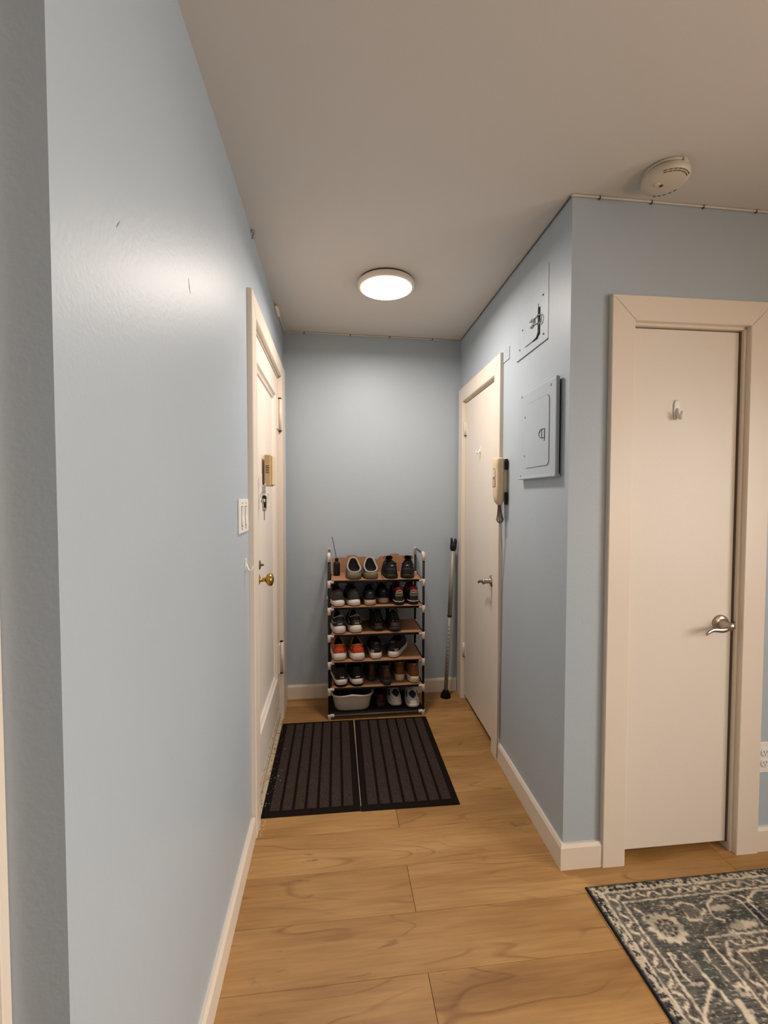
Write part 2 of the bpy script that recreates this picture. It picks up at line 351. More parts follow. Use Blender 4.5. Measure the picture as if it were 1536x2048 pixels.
def lever(mb, s, n0, z, dirn, P):
    # rosette, neck and curved lever; P maps (along, out, up) to the frame
    def ringp(r, h, n=28): return [P(s+r*math.cos(2*PI*k/n), n0+h, z+r*math.sin(2*PI*k/n)) for k in range(n)]
    mb.loft([ringp(r, h) for r, h in ((.033, 0), (.033, .004), (.030, .008), (.022, .010), (.017, .013), (.0145, .018), (.0145, .050), (.010, .056), (.001, .057))])
    pts = []; W = []
    for i in range(13):
        t = i/12; pts.append((s-dirn*.012+dirn*t*.112, n0+.047-.006*math.sin(t*PI), z+.004-.030*t+.012*math.sin(t*PI*2)*-1*.6-.004*math.sin(PI*t))); W.append(.0105*(1-.35*t))
    loops = []
    for i, p in enumerate(pts):
        loops.append([P(p[0], p[1]+.0048*math.cos(2*PI*k/10), p[2]+W[i]*math.sin(2*PI*k/10)) for k in range(10)])
    mb.loft(loops)
h = MB(); lever(h, .835, DR, .925, 1, lambda a, n, z: (a, n, z)); part('door_lever', h, M['steel'], leaf2, 'satin nickel lever pointing to the back wall')

part('closet_light_block', MB().box((R0-.04, -.135, 0), (R1+.04, -.101, RT+.03)), M['gap'], d2)  # dark board added behind the doorway to stop light leaking in

# narrow closet door (front-facing wall)
d3, P = casing('door_3', .148, .795, K0, K1, 2.125, KT, FK, -1, .02, 'plain cream narrow closet door right of the corner')
jb = MB(); jb.box((K0, 0, 0), (K0+.006, .1, KT)); jb.box((K1-.010, 0, 0), (K1, .1, KT)); jb.box((K0, 0, KT-.010), (K1, .1, KT)); part('jamb', jb, M['cream'], d3)
KD = -.002      # face of leaf nearly flush at the hinge side
leaf3 = part('door_leaf', MB().box((K0+.007, .016, .032), (K1-.016, .052, KT-.014), .0012), M['doorp'], d3)
for z in (1.848, .325):
    h = MB(); h.tube([(K0+.0065, .014, z-.047), (K0+.0065, .014, z+.047)], .0045, 10)
    hg = part('hinge', h, M['doorp'], d3)
    part('hinge_gap', MB().box((K0+.0052, .0090, z-.047), (K0+.0066, .0096, z+.047)).box((K0+.002, .009, z-.05), (K0+.009, .0095, z-.0475)).box((K0+.003, .0092, z+.03), (K0+.009, .0096, z+.032)), M['slot'], hg)
part('hinge_pin_tip', MB().lathe([(.0055, 0), (.0055, .007), (.003, .010)], (K0+.0065, .013, .262), 'z', 12), M['gap'], d3, 'dark hinge pin end')
part('reveal', MB().box((K1-.0155, .012, .03), (K1-.0101, .05, KT-.012)), M['slot'], d3)
part('reveal', MB().box((K0+.007, .020, KT-.0135), (K1-.012, .05, KT-.0102)), M['slot'], d3)
h = MB(); lever(h, .640, -.016, .905, -1, lambda a, n, z: (a, -n, z)); part('door_lever', h, M['steel'], leaf3, 'satin nickel lever, curved, pointing left')
part('strike_mark', MB().box((K1-.0105, .004, .908), (K1-.0098, .014, .911)), M['gap'], d3)

part('closet_light_block', MB().box((K0-.04, .101, 0), (K1+.04, .135, KT+.03)), M['gap'], d3)  # dark board added to keep outside light from the door gap
part('doorway_light_block', MB().box((-.155, L0-.04, 0), (-.121, L1+.04, LT+.03)), M['gap'], d1)  # dark board added behind the entry doorway against leaking light

# ------------------------------------------------------------------ cable along the ceiling edge
cb = thing('ceiling_cable', 'thin off-white cable clipped along the ceiling edge around the corner to the back wall', 'cable', (1.187, 1.5247, 2.45))
def wp(F, s, n, dz):     # world point a little under the ceiling
    p = F @ Vector((s, n, 0)); return (p.x, p.y, zc(p.x, p.y)-dz)
pts = [wp(FK, s, -.005, .004) for s in np.linspace(2.0, .0, 26)]
pts += [wp(FR, s, .005, .004) for s in np.linspace(.0, 1.50, 20)]
pts2 = [(x, yback(x)-.006, zc(x, yback(x))-.005) for x in np.linspace(1.20, .02, 16)]
pts3 = [(.005, y, zc(0, y)-.005) for y in np.linspace(3.02, 2.80, 6)]
part('cable_run', MB().tube(pts[:27], .0038, 6), M['cable'], cb)
part('cable_run', MB().tube(pts[26:], .0022, 6), M['greytube'], cb, 'darker stretch over the hall closet')
part('cable_run', MB().tube(pts2+pts3, .0034, 6), M['cable'], cb)
for s in (.10, .30, .505, .72, 1.0):
    p = wp(FK, s, -.006, .005); part('cable_clip', MB().box((p[0]-.002, p[1]-.0035, p[2]-.007), (p[0]+.002, p[1]+.005, p[2]+.006), .0008), M['slot'], cb)
for x in (.14, .45, .72, 1.02):
    p = (x, yback(x)-.006, zc(x, YB)-.006); part('cable_clip', MB().box((p[0]-.003, p[1]-.005, p[2]-.006), (p[0]+.003, p[1]+.005, p[2]+.005), .0008), M['slot'], cb)
# small oval cap where the cable starts
bz = zc(0, 2.67)
ov = MB()
lo = []
for hgt, sc in ((0, 1), (.012, 1), (.017, .85), (.019, .3)):
    lo.append([(.001+hgt, 2.675+.075*sc*math.cos(a), bz-.020+.017*sc*math.sin(a)) for a in np.linspace(0, 2*PI, 25)[:-1]])
single('cable_cap', ov.loft(lo), M['lampw'], 'small oval white plastic cap high on the left wall near the back corner', 'cap', (0, 2.675, bz-.02))
sp_ = MB().tube([(.006, 1.885, zc(0, 1.89)-.012), (.012, 1.90, zc(0, 1.9)-.004), (.006, 1.915, zc(0, 1.9)-.016), (.003, 1.92, zc(0, 1.9)-.024)], .0045, 7)
single('putty_lump', sp_, M['scuff'], 'tiny dark grey lump at the ceiling edge above the entry door', 'lump', (0, 1.9, 2.47))

# ------------------------------------------------------------------ lamps
def flush_lamp(x, y, label, watts, col, r=.143):
    z = zc(x, y); t = thing('ceiling_light', label, 'light', (x, y, z))
    part('lamp_base', MB().lathe([(r-.006, .0), (r-.004, .004), (r-.002, .0085)], (x, y, z), '-z', 48), M['gap'], t)
    part('lamp_rim', MB().lathe([(r-.002, .0085), (r, .012), (r, .030), (r-.003, .0345), (r-.012, .036), (r-.013, .034)], (x, y, z), '-z', 48), M['lampw'], t)
    part('diffuser', MB().lathe([(r-.0135, .030), (r-.0135, .036), (r-.022, .0405), (r-.045, .0425), (0, .0435)], (x, y, z), '-z', 48), M['glow'], t, 'glowing warm white disc')
    a = area('lamp_light', (0, 0, -.048), .20, watts, col, (0, 0, -1), 'DISK'); a.data.spread = 3.0; a.parent = t
    return t
flush_lamp(.603, 2.262, 'round flush ceiling lamp glowing over the hallway', HALL_LAMP_W, (1, .885, .81))
flush_lamp(1.0, -1.2, 'round flush ceiling lamp added behind the camera, standing in for unseen room light', STANDIN_ROOM_LAMP_W, (.96, .92, .88))  # lamp added as a stand-in for unseen room light from above
fx, fy = 2.15, -.40
lp = thing('standin_floor_lamp', 'shaded floor lamp added out of view, standing in for unseen warm light at right', 'lamp', (fx, fy, .009))  # lamp added in place of the unseen warm source at right
part('base', MB().lathe([(.14, .009), (.14, .022), (.02, .034)], (fx, fy, 0), 'z', 32), M['black'], lp)
part('pole', MB().tube([(fx, fy, .03), (fx, fy, 1.36)], .011, 12), M['black'], lp)
part('lamp_shade', MB().lathe([(.17, 1.10), (.14, 1.40), (.137, 1.40), (.167, 1.10), (.169, 1.0999)], (fx, fy, 0), 'z', 40), mat('lamp_shade_cloth', (.9, .75, .55), .8, emit=STANDIN_LAMP_GLOW, ecol=(1, .68, .42)), lp, 'glowing warm cloth shade of the stand-in lamp')

# smoke detector
sx_, sy_ = 1.425, 1.375; sz = zc(sx_, sy_)
sd = thing('smoke_detector', 'round aged white smoke detector on the ceiling above the closet door', 'smoke detector', (sx_, sy_, sz))
M['smoke'] = mat('aged_ivory_plastic', (.60, .53, .44), .45)
part('mounting_plate', MB().lathe([(.060, 0), (.066, .003), (.066, .010), (.060, .012)], (sx_, sy_, sz), '-z', 40), M['smoke'], sd)
part('mounting_gap', MB().lathe([(.058, .010), (.058, .016)], (sx_, sy_, sz), '-z', 32), M['gap'], sd)
part('cover', MB().lathe([(.066, .0145), (.070, .017), (.071, .030), (.068, .037), (.058, .043), (.040, .047), (.0, .049)], (sx_, sy_, sz), '-z', 40), M['smoke'], sd)
for i in range(7):
    a = math.radians(-128+i*13)
    for rr in (.0600, .0655):
        c = Vector((sx_+rr*math.cos(a), sy_+rr*math.sin(a), sz-(.0425 if rr < .062 else .0395)))
        ta = Vector((-math.sin(a), math.cos(a), 0))
        part('vent_slot', MB().tube([c-ta*.0055, c+ta*.0055], .0012, 6), M['slot'], sd)
for i in range(5):
    a = math.radians(25+i*14); c = Vector((sx_+.063*math.cos(a), sy_+.063*math.sin(a), sz-.041)); ta = Vector((-math.sin(a), math.cos(a), 0))
    part('vent_slot', MB().tube([c-ta*.005, c+ta*.005], .0016, 6), M['slot'], sd)
part('test_button', MB().lathe([(.010, .046), (.010, .050), (.007, .0515), (0, .052)], (sx_-.030, sy_-.0, sz+.0008), '-z', 20), M['smoke'], sd)
part('indicator_hole', MB().lathe([(.006, .0475), (.006, .0489), (0, .049)], (sx_-.012, sy_+.002, sz-.0005), '-z', 14), M['slot'], sd)
part('mounting_tab', MB().box((sx_+.008, sy_-.070, sz-.022), (sx_+.018, sy_-.062, sz-.006), .001), M['smoke'], sd)

# ------------------------------------------------------------------ things on the left wall / entry door
sw = thing('light_switch', 'cream double rocker switch plate on the left wall beside the entry door', 'light switch', (0, 1.67, 1.26))
part('switch_plate', MB().box((0, 1.592, 1.262), (.006, 1.758, 1.386), .0025), M['white'], sw)
for yy in (1.642, 1.708):
    part('rocker_frame', MB().box((.0052, yy-.0185, 1.288), (.0064, yy+.0185, 1.360)), M['slot'], sw)
    rk = MB(); x0 = .006
    rk.add([(x0, yy-.0165, 1.2905), (x0, yy+.0165, 1.2905), (x0, yy+.0165, 1.3575), (x0, yy-.0165, 1.3575), (x0+.0065, yy-.0165, 1.2905), (x0+.0065, yy+.0165, 1.2905), (x0+.002, yy+.0165, 1.324), (x0+.002, yy-.0165, 1.324), (x0+.0045, yy+.0165, 1.3575), (x0+.0045, yy-.0165, 1.3575)],
           [(4, 5, 6, 7), (7, 6, 8, 9), (0, 1, 5, 4), (3, 9, 8, 2), (0, 4, 7, 9, 3), (1, 2, 8, 6, 5), (0, 3, 2, 1)]); part('rocker', rk, M['white'], sw)
    for zz in (1.277, 1.371): part('plate_screw', MB().lathe([(.003, 0), (.003, .001), (0, .0014)], (.0058, yy, zz), 'x', 10), M['slot'], sw)
def adhesive_hook(label, F, axisP, s, z, big=1.0):
    base = axisP(s, 0, z-.03*big)
    t = thing('adhesive_hook', label, 'hook', base, F)
    q = []
    for n_ in (0, .003, .0045):
        rr = 1 if n_ < .004 else .86
        q.append([axisP(s+.0095*big*rr*math.copysign(abs(math.cos(a))**.6, math.cos(a)), n_, z+.028*big*rr*math.copysign(abs(math.sin(a))**.7, math.sin(a))) for a in np.linspace(0, 2*PI, 21)[:-1]])
    part('hook_plate', MB().loft(q), M['white'], t)
    pp = [axisP(s, .004, z+.004*big), axisP(s, .008, z-.010*big), axisP(s, .012, z-.022*big), axisP(s, .020, z-.025*big), axisP(s, .026, z-.018*big), axisP(s, .028, z-.006*big)]
    part('hook_arm', MB().tube(pp, [.0035*big, .0045*big, .005*big, .005*big, .0045*big, .003*big], 10), M['white'], t)
    return t
adhesive_hook('small white hook on the blue wall below the light switch', None, lambda a, n, z: (n, a, z), 1.715, 1.135, .9)
adhesive_hook('white plastic hook high on the narrow closet door', FK, lambda a, n, z: (a, .0155-n, z), .434, 1.722, 1.35)
adhesive_hook('tiny cream hook on the hall closet door behind the intercom', FR, lambda a, n, z: (a, DR+n, z), 1.065, 1.678, .85)
ch = thing('door_chime', 'tan slotted plastic door chime on the entry door above the keys', 'door chime', (LX, 2.29, 1.445))
part('chime_body', MB().box((LX, 2.235, 1.447), (LX+.030, 2.345, 1.603), .004), M['tan'], ch)
part('chime_rim', MB().box((LX+.029, 2.250, 1.452), (LX+.040, 2.345, 1.600), .004), M['phone'], ch)
for i in range(5): part('sound_slot', MB().box((LX+.006, 2.2342, 1.512+i*.0085), (LX+.023, 2.2360, 1.5155+i*.0085)), M['gap'], ch)
# key hook and key bunch
kz = 1.452; ky = 2.135
hk = thing('key_hook', 'little clear hook on the entry door holding the keys', 'hook', (LX, ky, kz-.02))
part('hook_plate', MB().box((LX, ky-.010, kz-.012), (LX+.003, ky+.010, kz+.050), .001), M['white'], hk)
part('hook_arm', MB().tube([(LX+.002, ky, kz), (LX+.010, ky, kz-.008), (LX+.017, ky, kz-.004), (LX+.019, ky, kz+.004)], .002, 8), M['white'], hk)
kb = thing('key_bunch', 'bunch of keys with a black fob hanging on the entry door', 'keys', (LX+.014, ky, kz-.17))
def ring3(c, r, n=20, ax='y'): return [(c[0]+(r*math.cos(a) if ax == 'y' else 0), c[1]+(r*math.cos(a) if ax == 'x' else 0), c[2]+r*math.sin(a)) for a in np.linspace(0, 2*PI, n+1)[:-1]]
part('key_ring', MB().tube(ring3((LX+.014, ky, kz-.022), .016, ax='x'), .0013, 6, True), M['alu'], kb)
part('key_ring', MB().tube(ring3((LX+.016, ky-.004, kz-.052), .018), .0015, 6, True), M['steel'], kb)
part('key_ring', MB().tube([(LX+.018, ky-.006, kz-.045), (LX+.032, ky-.008, kz-.055), (LX+.036, ky-.008, kz-.075), (LX+.026, ky-.008, kz-.092), (LX+.014, ky-.008, kz-.085), (LX+.010, ky-.007, kz-.062)], .0016, 6, True), M['white'], kb, 'pale wire loop')
part('key_fob', MB().box((LX+.006, ky-.012, kz-.118), (LX+.024, ky+.006, kz-.052), .004), M['black'], kb, 'black fob')
kk = MB(); kk.lathe([(.0005, -.0015), (.009, -.0015), (.009, .0015), (.0005, .0015)], (LX+.016, ky-.014, kz-.118), 'y', 16); kk.box((LX+.0135, ky-.0155, kz-.168), (LX+.0185, ky-.0125, kz-.122), .0005)
part('key', kk, M['alu'], kb)
kk = MB(); kk.lathe([(.0005, -.0012), (.011, -.0012), (.011, .0012), (.0005, .0012)], (LX+.012, ky-.018, kz-.078), 'y', 16); kk.box((LX+.009, ky-.0192, kz-.120), (LX+.0145, ky-.0168, kz-.084), .0005)
part('key', kk, M['steel'], kb)
# scuffs on the left wall paint
sc_ = MB()
for y_, z_, dy, dz_, lb in ((.745, 1.815, .012, .016, 'faint slanted grey scuff left of the bright sheen on the left wall'), (1.09, 1.905, .014, -.03, 'longer faint scuff in the bright sheen, nearer the entry door')):
    sc_ = MB().tube([(.0002, y_, z_), (.0002, y_+dy*.5, z_+dz_*.55), (.0002, y_+dy, z_+dz_)], [.0002, .0010, .0003], 5)
    single('wall_scuff', sc_, M['scuff'], lb, 'scuff', (0, y_, z_))

# ------------------------------------------------------------------ things on the right wall
pn = thing('breaker_panel', 'blue painted electrical breaker panel on the hall wall', 'electrical panel', (.23, 0, 1.474), FR)
M['bluem'] = mat('blue_painted_metal', (.405, .47, .525), .4, var=.02, vscale=5)
a0, a1, z0, z1 = .054, .408, 1.476, 1.850
part('panel_box', MB().box((a0+.012, 0, z0+.012), (a1-.01, .010, z1-.01)), M['gap'], pn)
part('panel_cover', MB().box((a0, .008, z0), (a1, .020, z1), .004), M['bluem'], pn)
part('cover_flange', MB().box((a0, .004, z0-.004), (a1+.004, .026, z0+.006), .002), M['bluem'], pn)
part('cover_flange', MB().box((a0, .012, z0+.002), (a0+.006, .024, z1), .002), M['bluem'], pn)
def rrect(x0, x1, z0_, z1_, r, n=5):
    o = []
    for cx, cz, s in ((x1-r, z0_+r, -PI/2), (x1-r, z1_-r, 0), (x0+r, z1_-r, PI/2), (x0+r, z0_+r, PI)):
        for i in range(n): o.append((cx+r*math.cos(s+PI/2*i/(n-1)), cz+r*math.sin(s+PI/2*i/(n-1))))
    return o
part('door_gap', MB().loft([[(x, .0195, z) for x, z in rrect(.112, .348, 1.519, 1.797, .022)], [(x, .0206, z) for x, z in rrect(.112, .348, 1.519, 1.797, .022)]], True, True, True, 0, False), M['slot'], pn)
pdoor = part('panel_door', MB().loft([[(x, .0195, z) for x, z in rrect(.1145, .3465, 1.5205, 1.7955, .021)], [(x, .0222, z) for x, z in rrect(.1145, .3465, 1.5205, 1.7955, .021)]], True, True, True, 0, False), M['bluem'], pn)
part('latch', MB().tube([(.174+.026*math.cos(a), .0235, 1.650+.0175*math.sin(a)) for a in np.linspace(-PI*.5, PI*.5, 12)]+[(.150, .0235, 1.6675), (.150, .0235, 1.6325)], .0014, 6, True).tube([(.174, .0235, 1.634), (.174, .0235, 1.666)], .0012, 6).tube([(.150, .0235, 1.634), (.152, .0235, 1.618)], .0012, 6), M['greytube'], pdoor, 'dark ring latch')
for s, z in ((.105, 1.828), (.385, 1.842), (.392, 1.488), (.344, 1.744), (.347, 1.575)): part('cover_screw', MB().lathe([(.0055, 0), (.0055, .0015), (.003, .0025)], (s, .0215 if .33 < s < .36 else .0195, z), 'y', 12), M['scuff'], pn)
# old junction cover with ring pull
jc = thing('junction_cover', 'painted-over metal junction cover with a black gap and wire ring, above the breaker panel', 'junction cover', (.34, 0, 2.03), FR)
part('cover_plate', MB().box((.176, 0, 2.030), (.492, .0018, 2.330), .0006), M['bluem'], jc)
part('cover_door', MB().box((.265, .0015, 2.068), (.405, .0048, 2.205), .0012), M['bluem'], jc)
part('door_gap', MB().box((.2500, .0015, 2.074), (.2655, .0052, 2.186)).tube([(.258, .0035, 2.080), (.275, .0035, 2.0665), (.318, .0035, 2.066)], [.0055, .0045, .0022], 6), M['gap'], jc, 'black gap under the bent door')
part('door_gap', MB().box((.318, .0022, 2.0655), (.385, .0040, 2.0675)).box((.4055, .0022, 2.10), (.407, .0040, 2.17)).box((.176, .0005, 2.0280), (.492, .0036, 2.0310)), M['greytube'], jc)
rg = MB(); rg.tube([(.318+.027*math.cos(a), .009, 2.142+.0170*math.sin(a)) for a in np.linspace(.75, 2*PI-.75, 14)]+[(.297, .010, 2.132), (.297, .010, 2.152)], .0021, 6, True)
rg.tube([(.298, .009, 2.153), (.250, .009, 2.153)], .0021, 6).tube([(.298, .009, 2.131), (.262, .009, 2.121)], .0021, 6)
rg.tube([(.250, .009, 2.152), (.232, .009, 2.148), (.222, .009, 2.130), (.230, .009, 2.116), (.246, .009, 2.112)], [.0021, .0021, .0021, .0034, .003], 6)
part('ring_pull', rg, M['scuff'], jc, 'grey wire ring')
for s, z in ((.222, 2.222), (.215, 2.062), (.46, 2.075), (.43, 2.155)): part('cover_screw', MB().lathe([(.004, 0), (.004, .0015), (0, .002)], (s, .0035, z), 'y', 10), M['scuff'], jc)
sp = thing('patch_plate', 'small blue painted wall plate touching the top corner of the hall closet casing', 'wall plate', (.62, 0, 2.08), FR)
part('plate', MB().box((.592, 0, 2.080), (.674, .003, 2.140), .001), M['bluem'], sp)
part('plate_edge', MB().box((.592, .0002, 2.0785), (.674, .0032, 2.0805)), M['scuff'], sp)
# intercom handset
ic = thing('intercom_handset', 'aged cream intercom handset hanging beside the hall closet door', 'intercom', (.625, 0, 1.365), FR)
part('wall_base', MB().box((.602, 0, 1.372), (.656, .022, 1.586), .004), M['phone'], ic)
def hs(z, w_, n0, n1): 
    r = .014; return [(x, n, z) for x, n in rrect(.625-w_, .625+w_, n0, n1, min(r, w_*.8, (n1-n0)*.45), 4)]
hset = part('handset', MB().loft([hs(z, w_, a, b_) for z, w_, a, b_ in ((1.352, .012, .026, .038), (1.356, .020, .022, .046), (1.372, .029, .020, .056), (1.400, .033, .020, .062), (1.46, .033, .020, .060), (1.55, .034, .020, .062), (1.580, .034, .020, .063), (1.589, .031, .022, .060), (1.592, .025, .026, .054))]), M['phone'], ic)
part('button_slot', MB().box((.612, .0600, 1.492), (.650, .0624, 1.537), .0008).box((.612, .0600, 1.444), (.650, .0624, 1.488), .0008), M['slot'], hset)
part('button', MB().box((.614, .0600, 1.494), (.648, .0632, 1.534), .001), M['smoke'], hset, 'pale upper button')
part('button', MB().box((.614, .0600, 1.446), (.648, .0630, 1.484), .001), M['tan'], hset, 'darker lower button')
part('handset_shade', MB().box((.588, .004, 1.530), (.602, .018, 1.584), .003), M['gap'], ic); part('handset_shade', MB().box((.588, .004, 1.355), (.602, .018, 1.418), .003), M['gap'], ic)  # black blocks painting the shade behind the handset
co = MB()
for i in range(7):
    a = i/7*2*PI; ca, sa = math.cos(a), math.sin(a)
    co.tube([(.625+.007*ca, .034+.006*sa, 1.358), (.625+.008*ca, .034+.007*sa, 1.335), (.625+.013*ca, .032+.011*sa, 1.305), (.625+.021*ca, .030+.017*sa, 1.278), (.625+.015*ca, .030+.012*sa, 1.268), (.625+.004*ca, .030+.004*sa, 1.263)], .0024, 6)
co.lathe([(.009, 0), (.009, .012), (.007, .016)], (.625, .034, 1.345), 'z', 12)
part('cord_bell', co, M['clear'], ic, 'brown translucent bell of folded cord')
part('cord', MB().tube([(.625, .030, 1.266), (.628, .024, 1.20), (.636, .012, 1.10), (.660, .006, .95), (.668, .004, .60), (.668, .0165, .10), (.6695, .0195, .02)], .0022, 6).tube([(.630, .026, 1.266), (.635, .016, 1.19), (.645, .008, 1.08), (.665, .0045, .94), (.6705, .004, .60), (.6715, .004, .12)], .0016, 6), M['wireg'], ic)
# outlet on the closet wall
ou = thing('wall_outlet', 'white duplex power outlet right of the narrow closet door casing', 'outlet', (.858, 0, .312), FK)
part('outlet_plate', MB().box((.7965, 0, .312), (.915, -.006, .434), .002), M['white'], ou)
for zz in (.394, .352):
    part('socket', MB().lathe([(.017, 0), (.017, .0085), (.015, .0095)], (.826, 0, zz), '-y', 24), M['white'], ou)
    for dx, dz_ in ((-.006, .003), (.006, .003), (0, -.008)): part('socket_hole', MB().box((.826+dx-.001, -.0094, zz+dz_-.004), (.826+dx+.001, -.0100, zz+dz_+.004)), M['gap'], ou)

# ------------------------------------------------------------------ door mats
def doormat(label, x0, x1, y0, y1, rot):
    cx_, cy_ = (x0+x1)/2, (y0+y1)/2; F = Matrix.Translation((cx_, cy_, 0)) @ Matrix.Rotation(rot, 4, 'Z')
    w2, h2 = (x1-x0)/2, (y1-y0)/2
    t = thing('door_mat', label, 'door mat', (0, 0, .0005), F, 'ribbed door mats by the shoe rack')
    bs = MB(); bs.loft([[(sx*(w2-i), sy*(h2-i), z) for sx, sy in ((-1, -1), (1, -1), (1, 1), (-1, 1))] for i, z in ((0, .0005), (0, .003), (.006, .0062))], True, True, True, 0, False)
    part('rubber_base', bs, M['rub'], t)
    n = 7; inner = 2*w2-.052; pitch = inner/n
    for i in range(n):
        a = -w2+.026+i*pitch+.006; b_ = a+pitch-.012
        part('carpet_strip', MB().box((a, -h2+.030, .006), (b_, h2-.028, .0105), .0018), M['carpet'], t)
    return t
doormat('dark ribbed door mat on the left, tight against the entry door', .018, .451, 1.905, 2.703, -.004)
doormat('dark ribbed door mat on the right, in front of the shoe rack', .455, .905, 1.898, 2.700, -.012)
single('paint_chip_line', MB().box((.4519, 1.93, .0005), (.4531, 2.69, .0072)), M['cable'], 'thin pale strip showing in the gap between the two door mats', 'strip', (.452, 2.3, 0))
ds = MB()
for _ in range(34):
    y_ = random.uniform(1.95, 2.62) if _ > 12 else random.uniform(1.93, 2.2); x_ = .025+random.random()**2*.05; r_ = random.uniform(.0008, .0018); z_ = .0068 if x_ < .042 else .0108
    ds.add([(x_+r_*dx, y_+r_*dy*1.5, z_+dz_*r_) for dx, dy, dz_ in ((1, 0, 0), (0, 1, 0), (-1, 0, 0), (0, -1, 0), (0, 0, 1), (0, 0, -.3))], [(0, 1, 4), (1, 2, 4), (2, 3, 4), (3, 0, 4), (1, 0, 5), (2, 1, 5), (3, 2, 5), (0, 3, 5)])
o = single('paint_flakes', ds, M['white'], 'tiny white paint flakes scattered on the left mat by the entry door', 'flakes', (.03, 2.1, .007)); o['kind'] = 'stuff'
ds = MB()
for _ in range(26):
    y_ = random.uniform(1.80, 1.90); x_ = .018+random.random()*.022; r_ = random.uniform(.0008, .0022); z_ = .0004
    ds.add([(x_+r_*dx, y_+r_*dy*1.5, z_+dz_*r_) for dx, dy, dz_ in ((1, 0, 0), (0, 1, 0), (-1, 0, 0), (0, -1, 0), (0, 0, 1), (0, 0, -.3))], [(0, 1, 4), (1, 2, 4), (2, 3, 4), (3, 0, 4), (1, 0, 5), (2, 1, 5), (3, 2, 5), (0, 3, 5)])
o = single('paint_flakes', ds, M['white'], 'white paint flakes on the floor at the near foot of the entry door casing', 'flakes', (.03, 1.85, 0)); o['kind'] = 'stuff'

